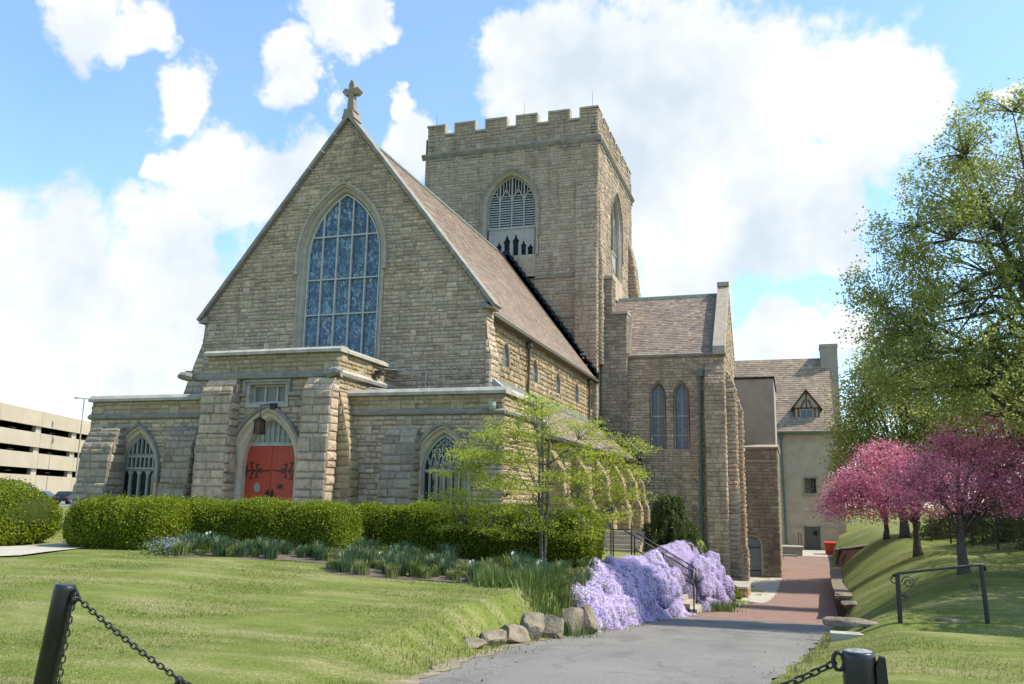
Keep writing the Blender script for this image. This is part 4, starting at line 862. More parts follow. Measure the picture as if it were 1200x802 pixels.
# dormer
dm = MB(); y0 = 82.7; zb = 9.45
dm.box(.42, 2.52, y0, 85.6, zb-.25, 10.55); dm.prism([(.30, y0+.002, 10.5), (2.64, y0+.002, 10.5), (1.47, y0+.002, 12.05)], (0, 3.4, 0)); dmo = dm.build('dormer', 'stucco', ho)
mb = MB(); FD = front(y0)
for a in ([(.42, zb-.25), (.42, 10.55)], [(2.52, zb-.25), (2.52, 10.55)], [(.36, 10.55), (2.58, 10.55)], [(1.47, 10.5), (1.47, 11.9)], [(.42, zb-.2), (2.52, zb-.2)], [(.75, 9.3), (.75, 10.5)], [(2.19, 9.3), (2.19, 10.5)], [(.98, 10.55), (1.3, 11.3)], [(1.96, 10.55), (1.64, 11.3)]): polybar(mb, FD, a, .12, .005, .06)
mb.build('timber_frame', 'wood', dmo)
mb = MB()
for s_ in (-1, 1): mb.prism([(1.47, y0-.25, 12.15), (1.47+s_*1.36, y0-.25, 10.35), (1.47+s_*1.36, y0-.25, 10.47), (1.47, y0-.25, 12.29)], (0, 3.6, 0))
mb.build('dormer_roof', 'wood', dmo)
mb = MB(); FD.box(mb, .9, 2.05, 9.42, 10.45, .01, .07); FD.box(mb, .98, 1.44, 9.52, 10.38, .071, .08, 1); FD.box(mb, 1.51, 1.97, 9.52, 10.38, .071, .08, 1); mb.build('dormer_window', ['white', 'paleglass'], dmo)
mb = MB(); FH.box(mb, .86, .98, 2.78, 4.34, -.1, .06); FH.box(mb, 1.98, 2.1, 2.78, 4.34, -.1, .06); FH.box(mb, .98, 1.98, 4.22, 4.34, -.1, .06); FH.box(mb, .78, 2.18, 2.72, 2.88, -.1, .1); wn = mb.build('house_window', 'trim', ho)
mb = MB(); FH.box(mb, .98, 1.98, 2.88, 4.22, -.25, -.2); mb.build('glass', 'glass', wn)
mb = MB(); FH.box(mb, 1.42, 1.54, 2.88, 4.22, -.2, -.1)
for u in (1.2, 1.76): FH.box(mb, u-.02, u+.02, 2.88, 4.22, -.2, -.15)
for v in (3.3, 3.75): FH.box(mb, .98, 1.98, v-.02, v+.02, -.2, -.16)
mb.build('window_bars', 'brownpaint', wn)
mb = MB(); FH.box(mb, .93, 2.03, -2.15, .0, .0, .05); FH.box(mb, .83, .93, -2.15, .1, 0, .09); FH.box(mb, 2.03, 2.13, -2.15, .1, 0, .09)
for k in range(1, 5): FH.box(mb, .93+.22*k-.012, .93+.22*k+.012, -2.1, -.05, .05, .065)
dr = mb.build('back_door', 'brownpaint', ho)
mb = MB(); FH.box(mb, 1.55, 1.9, -.75, -.35, .06, .075); mb.build('door_pane', 'glass', dr)

mb = MB(); mb.box(-1.0, .55, 75.6, 78.2, -2.6, -1.62); mb.box(-1.08, .62, 75.5, 78.3, -1.62, -1.5); mb.box(-1.3, .2, 74.9, 75.6, -2.6, -2.12)
tag(mb.build('stair_landing', 'cap'), 'pale concrete landing block at the end of the brick path', 'landing')
mb = MB(); mb.tube([(.5, 77.5, -1.5), (.5, 77.5, -.5), (.3, 79.5, -.55), (.3, 79.5, -1.5)], .03, 6); tag(mb.build('hand_rail', 'iron'), 'thin dark rail standing on the pale landing block by the house', 'railing')
bi = thing('bin', (2.65, 78, -2.1), 'orange plastic bin by the back door of the beige house', 'bin')
mb = MB(); mb.hexa(((2.4, 77.7, -2.1), (3.1, 77.7, -2.1), (3.1, 78.3, -2.1), (2.4, 78.3, -2.1), (2.32, 77.6, -1.2), (3.18, 77.6, -1.2), (3.18, 78.4, -1.2), (2.32, 78.4, -1.2))); mb.box(2.28, 3.22, 77.56, 77.62, -1.3, -1.2); mb.build('bin_body', 'orange', bi)
mb = MB(); mb.prism([(2.28, 77.5, -1.2), (2.28, 78.45, -1.2), (2.28, 78.4, -1.08), (2.28, 77.6, -1.1)], (.94, 0, 0)); mb.build('lid', 'orange', bi)
# the overhead wire
mb = MB(); mb.tube([(-.95, 60.6, 5.0)]+[(-.95+3.0*t, 60.6+21.3*t, 5.0-.6*t-2.2*t*(1-t)) for t in (.2, .4, .6, .8, 1)], .014, 5); tag(mb.build('cable', 'iron'), 'thin cable sagging from the annex corner to the beige house', 'cable')

# retaining walls right of the path
def wall_strip(name, pts, w_, mat, capm, label):
    t = thing(name, (*pts[0][:2], pts[0][2]), label, 'wall'); mb = MB(); cp_ = MB()
    for (x0, y0, b0, t0), (x1, y1, b1, t1) in zip(pts, pts[1:]):
        mb.hexa(((x0, y0, b0), (x0+w_, y0, b0), (x1+w_, y1, b1), (x1, y1, b1), (x0, y0, t0), (x0+w_, y0, t0), (x1+w_, y1, t1), (x1, y1, t1)))
        k = .07; cp_.hexa(((x0-k, y0+.01, t0), (x0+w_+k, y0+.01, t0), (x1+w_+k, y1-.01, t1), (x1-k, y1-.01, t1), (x0-k, y0+.01, t0+.11), (x0+w_+k, y0+.01, t0+.11), (x1+w_+k, y1-.01, t1+.11), (x1-k, y1-.01, t1+.11)))
    mb.build('brick_face', mat, t); cp_.build('coping', capm, t); return t
wall_strip('retaining_wall', [(XR(y)+.08, y, drive_z(y)-.3, drive_z(y)+.68*sm((y-26)/4)) for y in np.arange(32, 60.1, 2.0)], .42, 'brick', 'rock', 'low brown brick retaining wall with stone coping along the right of the brick path')
t = thing('brick_wall', (3.4, 61, -2.9), 'dark brown brick wall at the far end of the path, by the orange bin', 'wall')
mb = MB(); mb.hexa(((2.42, 60.0, -3.2), (5.6, 62.4, -3.2), (5.6, 62.8, -3.2), (2.42, 60.4, -3.2), (2.42, 60.0, -1.0), (5.6, 62.4, -.55), (5.6, 62.8, -.55), (2.42, 60.4, -1.0))); mb.build('brick_face', 'brick', t)
mb = MB(); mb.hexa(((2.36, 59.93, -1.0), (5.65, 62.33, -.55), (5.65, 62.87, -.55), (2.36, 60.47, -1.0), (2.36, 59.93, -.91), (5.65, 62.33, -.46), (5.65, 62.87, -.46), (2.36, 60.47, -.91))); mb.build('coping', 'darktrim', t)
def rock(name, x, y, z, sx, sy, sz, rot, seed, label, cat='rock', group=None, mat='rock', box=.8):
    bm = bmesh.new(); bmesh.ops.create_icosphere(bm, subdivisions=3, radius=1); rr = random.Random(seed)
    cuts = [(Vector((rr.gauss(0, 1), rr.gauss(0, 1), rr.gauss(0, 1))).normalized(), rr.uniform(.55, .9)) for _ in range(12)]
    for v_ in bm.verts:
        p = v_.co; m_ = max(abs(p.x), abs(p.y), abs(p.z)); p = p*(1-box)+p/m_*box*.85
        for n_, d in cuts:
            e = p.dot(n_)-d
            if e > 0: p = p-n_*e
        v_.co = p+Vector((rr.uniform(-.02, .02),)*3)
    me = bpy.data.meshes.new(name); mt = Matrix.Rotation(rot, 4, 'Z') @ Matrix.Diagonal((sx, sy, sz, 1)); bm.transform(mt); bm.to_mesh(me); bm.free(); me.materials.append(M[mat])
    o = bpy.data.objects.new(name, me); o.location = (x, y, z); COL.objects.link(o); return tag(o, label, cat, group)
RK = [(-4.50, 12.2, .20, .10, 'small pale border stone almost buried in grass, nearest the camera along the driveway'), (-4.48, 13.0, .24, .15, 'low grey border stone half sunk in grass, second of the driveway row from the camera'), (-4.42, 13.8, .25, .20, 'low flat tan border stone beside the driveway, left of the tilted slab'),
      (-4.34, 14.75, .25, .29, 'tilted tan slab stone in the middle of the driveway border row'), (-4.25, 15.75, .27, .26, 'broad pale border stone beside the driveway, just left of two upright dark ones'),
      (-4.1, 16.7, .22, .34, 'upright dark brown border stone, left of the stone touching the phlox'), (-3.98, 17.5, .25, .36, 'large brown border stone touching the left end of the purple phlox')]
for k, (x, y, s_, h, lab) in enumerate(RK):
    rock('border_rock', x, y, drive_z(y)+h*.5, s_*1.1, s_*1.6, h*1.15, rnd.uniform(-.3, .3), 40+k, lab, 'rock', 'border rocks along the left driveway edge')
for k, (x, y, z, sx, sy, sz, lab) in enumerate(((1.72, 31.2, -1.45, .42, .62, .16, 'flat grey capstone on top of the block pile at the brick wall end'), (1.75, 31.3, -1.78, .36, .55, .20, 'dark squarish block under the flat capstone at the brick wall end'), (1.55, 33.0, -1.32, .30, .8, .12, 'long flat coping stone behind the capstone pile, right of the path'),
                                              (1.15, 20.3, -.72, .75, .22, .10, 'long flat kerb stone on the lawn edge left of the black handrail'), (3.0, 20.4, -.60, .42, .18, .09, 'short brown kerb stone under the middle of the black handrail'))):
    rock('edge_stone', x, y, z, sx, sy, sz, rnd.uniform(-.08, .08), 70+k, lab, 'stone', box=.85)
mb = MB(); mb.box(.62, 1.25, 19.5, 19.9, -1.1, -.86); tag(mb.build('step_slab', 'path'), 'pale concrete slab at the driveway edge in front of the long kerb stone', 'slab')
pw_ = thing('stone_pier', (-3, 47, -2.9), 'low pale stone block pier at the foot of the corner buttress, beside the path', 'pier')
mb = MB(); panel(mb, front(45.2), [(-3.75, -3.2), (-2.35, -3.2), (-2.35, -2.35), (-3.75, -2.35)], ch=(.2, .32), ln=(.3, .6), dep=(.03, .09)); panel(mb, side(-2.35), [(45.2, -3.2), (48.5, -3.2), (48.5, -2.35), (45.2, -2.35)], ch=(.2, .32), ln=(.3, .6), dep=(.03, .09)); mb.build('pier_face', ['golden', 'mortar'], pw_)
mb = MB(); mb.box(-3.8, -2.28, 45.1, 48.6, -2.35, -2.24); mb.build('pier_cap', 'cap', pw_)

# ---- steps and railings on the left
st = thing('stone_steps', (-4.4, 31.8, -2), 'stone steps climbing left from the driveway beside the purple phlox', 'steps')
for k in range(10):
    x1 = -3.25-k*.24; z = -1.98+.16*(k+1)
    mb = MB(); mb.box(x1-2.0+.2*k, x1, 30.9, 32.6, z-.16-.25, z); mb.build('step', 'cap' if k < 1 else 'trim', st)
def railing(name, base, rails, posts, label, r=.022, cat='railing', mat='black', extra=None):
    t = thing(name, base, label, cat)
    for p in posts: mb = MB(); mb.tube(p, r*1.15, 8); mb.build('post', mat, t, True)
    for p in rails: mb = MB(); mb.tube(p, r, 8); mb.build('rail', mat, t, True)
    return t
railing('stair_railing', (-4.4, 30.8, -1), [[(-5.7, 30.8, .72), (-5.35, 30.8, .55), (-3.32, 30.8, -.60)], [(-5.35, 30.8, .12), (-3.34, 30.8, -1.02)]], [[(-3.34, 30.8, -1.9), (-3.34, 30.8, -.58)], [(-5.35, 30.8, -.35), (-5.35, 30.8, .56)], [(-4.35, 30.8, -1.1), (-4.35, 30.8, -.02)]], 'black stair rail on the phlox side of the stone steps, nearer to the camera')
railing('stair_railing', (-4.4, 32.7, -1), [[(-5.6, 32.7, .60), (-5.3, 32.7, .44), (-3.42, 32.7, -.62)], [(-5.3, 32.7, 0), (-3.44, 32.7, -1.04)]], [[(-3.44, 32.7, -2.05), (-3.44, 32.7, -.6)], [(-5.3, 32.7, -.35), (-5.3, 32.7, .46)]], 'black stair rail on the far side of the stone steps, by the evergreen')
railing('landing_railing', (-6.2, 31, .3), [[(-6.35, 31.6, 1.22), (-5.6, 31.6, 1.26), (-5.55, 32.4, 1.24)], [(-6.35, 31.6, .72), (-5.6, 31.6, .76)], [(-8.6, 31.8, 1.24), (-6.35, 31.6, 1.22)]], [[(-6.35, 31.6, -.3), (-6.35, 31.6, 1.26)], [(-5.6, 31.6, -.3), (-5.6, 31.6, 1.36)], [(-6.27, 31.64, -.3), (-6.27, 31.64, 1.0)]], 'black square railing on the landing above the stone steps, behind the small lime tree')
sd = thing('side_steps', (-7.6, 36, -.2), 'grey stone steps rising to the side wall of the church behind the landing railing', 'steps')
for k in range(5): mb = MB(); mb.box(-8.7, -5.9+.0*k, 35+.32*k, 36.8, -.3+.17*k, -.13+.17*k-.004); mb.build('step', 'trim', sd)

# black handrail on the right
hr = thing('handrail', (2.6, 20, -.7), 'black iron handrail with scroll ends standing on the lawn at the right', 'handrail')
PA, PB = Vector((1.99, 19.95, -.68)), Vector((3.66, 20.3, -.70)); TA, TB = Vector((1.99, 19.95, .34)), Vector((3.62, 20.3, .57))
for a, b in ((PA, TA), (PB, TB)):
    mb = MB(); mb.tube([a, b], .048, 10); mb.build('post', 'black', hr)
mb = MB(); mb.tube([TA-Vector((.10, 0, .05)), TA, TB, TB+Vector((.06, 0, -.03)), TB+Vector((.075, 0, -.12))], .026, 8); mb.build('rail', 'black', hr, True)
def scroll(c, r, s_, turns=1.6, ang=0):
    pts = []
    for k in range(26):
        t = k/25; a = ang+turns*2*PI*t; q = r*(1-.75*t); pts.append((c[0]+s_*q*math.cos(a), c[1], c[2]+q*math.sin(a)))
    mb = MB(); mb.tube(pts, .012, 6); mb.build('scroll', 'black', hr, True)
scroll((2.19, 19.95, .17), .13, -1); scroll((1.93, 19.95, .20), .10, 1, 1.0, .5); scroll((2.12, 19.95, -.12), .06, -1, 1.2); scroll((3.48, 20.28, .12), .07, 1, 1.2, 2.2)

# ---- posts and chain in the foreground
PO = [(Vector((-5.30, 5.28, -.15)), Vector((-5.17, 5.30, .985))), (Vector((.30, 5.03, -.1)), Vector((.292, 5.03, .92)))]
for (a, b), lab in zip(PO, ('black round metal post leaning slightly, at the left of the front lawn', 'black round metal post with scuffed rusty top at the right of the driveway mouth')):
    t = thing('chain_post', (a.x, a.y, 0), lab, 'post')
    mb = MB(); d = (b-a).normalized(); r = .077 if a.x < 0 else .083
    mb.tube([a, b-d*.03, b-d*.006, b, b+d*.004], [r, r, r*.97, r*.88, r*.5], 28); mb.build('post_shaft', 'black', t, True)
    if a.x > 0:
        mb = MB(); mb.tube([b+d*.002, b+d*.006], [r*.86, r*.7], 28); mb.build('worn_cap', plain('worn_rusty_top', (.36, .37, .38), (.05, .055, .06), 22, .6, .4, detail=6), t)
        mb = MB(); mb.prism([(b.x+.078, b.y-.05, .86), (b.x+.10, b.y-.05, .905), (b.x+.125, b.y-.05, .90), (b.x+.135, b.y-.05, .72), (b.x+.105, b.y-.05, .725), (b.x+.078, b.y-.05, .76)], (0, .06, 0)); mb.build('chain_lug', 'black', t)
    hp = b+Vector((.105 if a.x < 0 else -.10, -.01, -.075 if a.x < 0 else -.055))
    mb = MB(); mb.tube([(hp.x+.045*math.cos(q*PI/5)*.6, hp.y, hp.z+.045*math.sin(q*PI/5)) for q in range(11)], .011, 6); mb.build('ring', 'iron', t, True)
    if a.x < 0: mb = MB(); mb.tube([b+Vector((.06, 0, -.12)), b+Vector((.10, 0, -.125))], .018, 8); mb.build('bolt', 'iron', t)
def chain(pts, pitch, wire, wid):
    mb = MB(); segs = [Vector(p) for p in pts]; cum = [0]
    for a, b in zip(segs, segs[1:]): cum.append(cum[-1]+(b-a).length)
    n = int(cum[-1]/pitch); at = lambda s_: segs[max(0, min(len(segs)-2, int(np.searchsorted(cum, s_)-1)))].lerp(segs[max(0, min(len(segs)-2, int(np.searchsorted(cum, s_)-1)))+1], 0 if cum[-1] == 0 else (s_-cum[max(0, min(len(segs)-2, int(np.searchsorted(cum, s_)-1)))])/max(1e-6, cum[max(0, min(len(segs)-2, int(np.searchsorted(cum, s_)-1)))+1]-cum[max(0, min(len(segs)-2, int(np.searchsorted(cum, s_)-1)))]))
    for k in range(n):
        c = at((k+.5)*pitch); t = (at((k+1)*pitch)-at(k*pitch)).normalized(); sidev = t.cross(Vector((0, 0, 1)))
        sidev = sidev.normalized() if sidev.length > .1 else Vector((1, 0, 0)); upv = sidev.cross(t); ax = (sidev+upv).normalized() if k % 2 else (sidev-upv).normalized()
        hl = pitch*.5+wire*.9; hw_ = wid/2; loop = []
        for q in range(13):
            a = 2*PI*q/12; ca, sa = math.cos(a), math.sin(a); ex = (hl-hw_)*(1 if ca > .01 else -1 if ca < -.01 else 0)
            loop.append(c+t*(ex+hw_*ca)+ax*(hw_*sa))
        mb.tube(loop, wire, 6, cap=False)
    return mb
A_ = Vector((-5.06, 5.29, .91)); B_ = Vector((.192, 5.02, .865)); mid = .93
cpts = []
for k in range(61):
    t = k/60; p = A_.lerp(B_, t); p.z -= mid*4*t*(1-t)*(1-.15*abs(2*t-1))*.93; p.z = max(p.z, .03); cpts.append(p)
tag(chain(cpts, .046, .0058, .034).build('chain', 'iron', None, True), 'black iron chain sagging between the two foreground posts', 'chain')
c0 = [(-5.07, 5.28, .90-.02*k) for k in range(44)]; tag(chain([(x-.0016*k, y, z) for k, (x, y, z) in enumerate(c0)], .046, .0058, .034).build('loose_chain', 'iron', None, True), 'loose end of chain hanging straight down beside the left post', 'chain')
pk = next(p for p in cpts if p.x > -4.03)
kk = thing('chain_shackle', pk, 'small dark clamp hooked on the sagging chain near the left post', 'clamp')
mb = MB(); mb.tube([pk+Vector((-.07, 0, -.03)), pk+Vector((-.03, 0, .02)), pk+Vector((.01, 0, .0)), pk+Vector((-.03, 0, -.045))], [.018, .024, .022, .014], 8); mb.build('clamp_body', 'iron', kk)
chain([pk+Vector((.02, 0, -.02-.03*k)) for k in range(12)], .046, .0058, .034).build('chain_tail', 'iron', kk)

# ================================================================== GARAGE, POLE, CARS
GD = Vector((-.36, .933, 0)).normalized(); GN = Vector((GD.y, -GD.x, 0)); GO = Vector((-93.9, 82.1, 0))-GD*30
gf = Fr(GO, GD, (0, 0, 1), GN)
ga = thing('parking_garage', GO+GD*35, 'beige concrete parking garage with long dark open levels, left of the church', 'garage')
LEN = 95
for k, (z0, z1) in enumerate(((-.5, 4.05), (4.95, 7.0), (7.8, 9.75), (10.65, 12.75))):
    mb = MB()
    for j in range(0, 9): gf.box(mb, j*11.1-2.2+.03, (j+1)*11.1-2.2-.03, z0, z1, -.35, 0)
    mb.build('spandrel_wall', 'garage' if 'garage' in M else M.setdefault('garage', plain('beige_precast', (.42, .36, .265), (.35, .30, .22), .35, .9, .2, bump=.05, detail=6)), ga)
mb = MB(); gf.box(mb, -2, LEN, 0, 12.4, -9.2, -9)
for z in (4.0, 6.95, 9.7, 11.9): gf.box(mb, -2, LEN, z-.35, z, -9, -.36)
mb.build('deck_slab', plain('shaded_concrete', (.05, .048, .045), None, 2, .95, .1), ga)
for j in range(0, 9): mb = MB(); gf.box(mb, j*11.1-3.0, j*11.1-1.5, -.4, 12.0, -.9, -.38); mb.build('column', 'cap', ga)
for z in (4.65, 7.5, 10.35):
    for j in range(2, 7): mb = MB(); gf.box(mb, j*11.1+5.2, j*11.1+6.4, z-.14, z-.02, -2.5, -2.2); mb.build('ceiling_lamp', 'white', ga)
pl = thing('light_pole', (-98, 100.5, 12), 'tall thin grey lamp pole rising behind the parking garage roof', 'lamp post')
PB0 = Vector((-95.5, 97.6, 4)); mb = MB(); mb.tube([PB0, PB0+Vector((0, 0, 11.0))], [.12, .08], 8); mb.build('pole', 'greystucco', pl)
mb = MB(); q = PB0+Vector((0, 0, 11.0)); mb.tube([q-Vector((.7, .5, 0)), q+Vector((.7, .5, 0))], .07, 6); mb.box(q.x-1.1, q.x-.5, q.y-.8, q.y-.3, q.z-.05, q.z+.10); mb.box(q.x+.5, q.x+1.1, q.y+.3, q.y+.8, q.z-.05, q.z+.10); mb.build('lamp_head', 'greystucco', pl)
def car(loc, rz, paint, label):
    t = bpy.data.objects.new('parked_car', None); COL.objects.link(t); tag(t, label, 'car', 'cars parked by the garage')
    prof = [(-2.15, .35), (-2.2, .7), (-2.1, .98), (-1.75, 1.02), (-1.25, 1.44), (.35, 1.48), (1.0, 1.02), (2.0, .88), (2.2, .66), (2.18, .35)]
    def sec(k, y): return [(x*(1-.03*k), y, z) for x, z in prof]
    mb = MB(); ys = [(-.88, 1.2), (-.86, .2), (-.7, 0), (.7, 0), (.86, .2), (.88, 1.2)]; L_ = []
    for y, k in ys: L_.append([Vector((x*(1-.015*k), y*(1 if z < 1.1 else .84), z-.02*k)) for x, z in prof])
    n = len(prof)
    for A, B in zip(L_, L_[1:]):
        for q in range(n): mb.quad(A[q], A[(q+1) % n], B[(q+1) % n], B[q])
    mb.add(L_[0], [tuple(range(n))]); mb.add(L_[-1], [tuple(range(n))]); mb.build('body', paint, t, False)
    mb = MB()
    for s_ in (-1, 1): mb.add([(-1.5, s_*.885, 1.06), (.75, s_*.885, 1.06), (.25, s_*.79, 1.40), (-1.2, s_*.79, 1.40)], [(0, 1, 2, 3)])
    mb.add([(.98, -.68, 1.06), (.98, .68, 1.06), (.42, .62, 1.45), (.42, -.62, 1.45)], [(0, 1, 2, 3)]); mb.add([(-1.76, -.68, 1.06), (-1.76, .68, 1.06), (-1.30, .62, 1.42), (-1.30, -.62, 1.42)], [(0, 1, 2, 3)]); mb.build('window', 'glass', t)
    for x in (-1.35, 1.35):
        for s_ in (-1, 1):
            mb = MB(); mb.tube([(x, s_*.74, .33), (x, s_*.90, .33)], .33, 18); wo = mb.build('wheel', 'dark', t); mb = MB(); mb.tube([(x, s_*.895, .33), (x, s_*.91, .33)], .2, 12); mb.build('rim', 'cap', wo)
    for s_ in (-1, 1):
        mb = MB(); mb.box(2.12, 2.2, s_*.6-.16, s_*.6+.16, .66, .80); mb.build('headlight', 'white', t); mb = MB(); mb.box(-2.22, -2.12, s_*.66-.12, s_*.66+.12, .7, .92); mb.build('tail_light', 'red', t)
    t.location = loc; t.rotation_euler = (0, 0, rz)
M['carsilver'] = plain('silver_car_paint', (.22, .28, .38), None, 1, .3, .5, .5, bump=0); M['carblue'] = plain('navy_car_paint', (.02, .025, .06), None, 1, .3, .5, bump=0)
car((-81.2, 78.5, .45), math.radians(25), 'carsilver', 'silver blue car parked by the garage, left of the navy one'); car((-78.5, 79.6, .45), math.radians(110), 'carblue', 'navy blue car parked by the garage, nearest the church corner')
car((-84.5, 80.4, .45), math.radians(25), 'brownpaint', 'dark olive car parked by the garage, mostly hidden behind the round bush')
mb = MB(); 
for k in range(13): mb.v += [(-125+5*k, 60+.5*k, .47), (-118+5*k, 100+.5*k, .47)]
for k in range(12): mb.f.append((2*k, 2*k+2, 2*k+3, 2*k+1)); mb.i.append(0)
tag(mb.build('parking_lot', 'asphalt'), kind='structure')

# ================================================================== PLANTS
def leaf_quads(C, size, flat=0.0, asp=.55, droop=0.0):
    n = len(C); nrm = RNG.normal(size=(n, 3)); nrm[:, 2] = nrm[:, 2]*(1+flat)+flat*1.2; nrm /= np.linalg.norm(nrm, axis=1)[:, None]
    t = RNG.normal(size=(n, 3)); t[:, 2] -= droop; t -= nrm*(t*nrm).sum(1)[:, None]; t /= np.linalg.norm(t, axis=1)[:, None]; b = np.cross(nrm, t)
    s = size*RNG.uniform(.65, 1.3, n)[:, None]; bend = nrm*s*.18
    V = np.stack([C-t*s, C+b*s*asp-bend, C+t*s, C-b*s*asp-bend], 1); return V.reshape(-1, 3)
def tree(name, base, label, cat, trunk_h, tr, blobs, n_clump, per, leaf, mat, bark='bark', spread=.35, flat=0.0, lean=(0, 0), group=None, stems=1, squash=1.0, droop=0, seed=1, rmin=.2, asp=.55, fork=None, crown_name='crown'):
    """blobs: (x,y,z, rx,ry,rz) ellipsoids of crown in the world; leaf clumps on limbs that reach into them"""
    rr = np.random.default_rng(seed); rp = random.Random(seed); t = thing(name, base, label, cat, group); B = Vector(base)
    vol = np.array([b[3]*b[4]*b[5] for b in blobs])**.75; ids = rr.choice(len(blobs), n_clump, p=vol/vol.sum()); cl = []
    for i in ids:
        d = rr.normal(size=3); d /= np.linalg.norm(d); q = rr.uniform(rmin, 1)**.45; b = blobs[i]; cl.append((b[0]+d[0]*b[3]*q, b[1]+d[1]*b[4]*q, b[2]+d[2]*b[5]*q))
    cl = np.array(cl); mb = MB(); top = Vector((B.x+lean[0], B.y+lean[1], B.z+trunk_h)); bl = []
    st_ = []
    for s_ in range(stems):
        a = 2*PI*s_/max(1, stems)+.6; off = Vector((math.cos(a), math.sin(a), 0))*(tr*1.1 if stems > 1 else 0); tp = top+off*(3.0 if stems > 1 else 0)
        pts = [B+off-Vector((0, 0, .3))]; nseg = 7
        for k in range(nseg+1):
            q = k/nseg; p = (B+off).lerp(tp, q); p += Vector((rp.uniform(-1, 1), rp.uniform(-1, 1), 0))*tr*.35*(1 if 0 < q < 1 else .2); pts.append(p)
        rs = [tr*1.45]+[tr*(1.2 if k == 0 else 1)*(1-.5*k/nseg)*(1 if stems == 1 else .8) for k in range(nseg+1)]
        mb.tube(pts, rs, 10); st_.append((pts, rs))
    nb = max(6, min(26, n_clump//14)); idx = rr.permutation(n_clump)[:nb]; limbs = []
    for j in idx:                                            # main limbs
        pts, rs = st_[rp.randrange(len(st_))]; e = Vector(cl[j]); k = rp.randint(max(2, len(pts)//2-1), len(pts)-1) if fork is None else rp.randint(fork, len(pts)-1); a = pts[k]
        m1 = a.lerp(e, .35)+Vector((0, 0, (e-a).length*rp.uniform(.10, .22) if e.z > a.z else (e-a).length*.12)); m2 = a.lerp(e, .7)+Vector((rp.uniform(-.1, .1), rp.uniform(-.1, .1), (e-a).length*.08))
        path = [a, a.lerp(m1, .5)+Vector((rp.uniform(-1, 1), rp.uniform(-1, 1), 0))*.08, m1, m2, e]; r0 = rs[k]*rp.uniform(.4, .6); mb.tube(path, [r0, r0*.8, r0*.6, r0*.38, .012], 7); limbs.append((path, r0))
    allp = [(Vector(p), r0*(1-.2*i)) for path, r0 in limbs for i, p in enumerate(path[1:])]; arr = np.array([tuple(p) for p, _ in allp])
    for j in range(n_clump):                                 # twigs
        e = cl[j]; dd = np.linalg.norm(arr-e, axis=1)+np.maximum(0, arr[:, 2]-e[2])*1.5; k = int(np.argmin(dd)); a = allp[k][0]
        if (Vector(e)-a).length < .05: continue
        r0 = max(.008, min(.03, allp[k][1]*.35)); mm = a.lerp(Vector(e), .5)+Vector((rp.uniform(-.08, .08), rp.uniform(-.08, .08), .06)); mb.tube([a, mm, Vector(e)], [r0, r0*.7, .005], 4, cap=False)
    mb.build('trunk', bark, t, True)
    P = np.repeat(cl, per, 0); o = RNG.normal(size=P.shape)*spread*rr.uniform(.6, 1.3, n_clump).repeat(per)[:, None]; o[:, 2] *= squash; P = P+o; P[:, 2] -= droop*np.hypot(o[:, 0], o[:, 1])
    np_obj(crown_name, leaf_quads(P, leaf, flat, asp, droop), 4, mat, t); return t

# clipped hedges
def hedge(name, x0, x1, y0, y1, top, label, cat='hedge', n=26000, seed=3, round_=.45, leaf=.028, lump=.07, mat='hedge'):
    c = ((x0+x1)/2, (y0+y1)/2); gz = ground(*c); t = thing(name, (c[0], c[1], gz), label, cat, 'clipped hedges by the church front' if cat == 'hedge' else None); rr = np.random.default_rng(seed)
    hx, hy, hz = (x1-x0)/2, (y1-y0)/2, (top-gz)/2+.1; cz = gz-.2+hz+.1
    def surf(n_, k=1.0):
        d = rr.normal(size=(n_, 3)); A = np.array([hx, hy, hz]); w_ = np.array([hy*hz, hx*hz, hx*hy]); face = rr.choice(3, n_, p=w_/w_.sum()); q = rr.uniform(-1, 1, (n_, 3)); q[np.arange(n_), face] = np.sign(rr.normal(size=n_))
        P = q*A; r_ = min(round_, hx*.95, hy*.95, hz*.95); inner = np.clip(P, -(A-r_), (A-r_)); dv2 = P-inner; L2 = np.linalg.norm(dv2, axis=1)[:, None]; P = inner+dv2/np.maximum(L2, 1e-6)*np.minimum(L2, r_)
        X = P[:, 0]+c[0]; Y = P[:, 1]+c[1]; w2 = 1+lump*(np.sin(X*2.3+1.3*Y)+np.sin(P[:, 2]*4.1+X*3.7)*.6+.5*np.sin(X*7.1+seed))/np.maximum(1, 1)
        P2 = P*np.array([1, 1, 1])+P/np.linalg.norm(P/A, axis=1)[:, None]/A*0+np.sign(P)*0; nn_ = (P-inner); nn_ /= np.maximum(np.linalg.norm(nn_, axis=1)[:, None], 1e-6)
        return P+nn_*((w2-1)*k)[:, None]*1.0+np.array([c[0], c[1], cz])
    Q = surf(n); Q += rr.normal(size=Q.shape)*np.where(rr.random(n) < .15, .075, .03)[:, None]; V = leaf_quads(Q, leaf, .1, .6); np_obj('foliage', V, 4, mat, t)
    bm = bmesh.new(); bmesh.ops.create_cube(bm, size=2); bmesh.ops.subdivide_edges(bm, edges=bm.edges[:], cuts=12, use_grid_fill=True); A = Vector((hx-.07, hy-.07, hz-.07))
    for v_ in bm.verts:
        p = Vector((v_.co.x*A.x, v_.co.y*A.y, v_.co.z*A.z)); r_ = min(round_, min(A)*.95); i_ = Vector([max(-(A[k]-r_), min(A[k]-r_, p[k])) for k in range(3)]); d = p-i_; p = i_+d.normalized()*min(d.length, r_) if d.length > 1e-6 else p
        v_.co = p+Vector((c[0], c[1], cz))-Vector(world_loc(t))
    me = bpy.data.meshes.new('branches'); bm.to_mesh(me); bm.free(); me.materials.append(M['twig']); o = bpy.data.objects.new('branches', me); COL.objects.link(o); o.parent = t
    return t
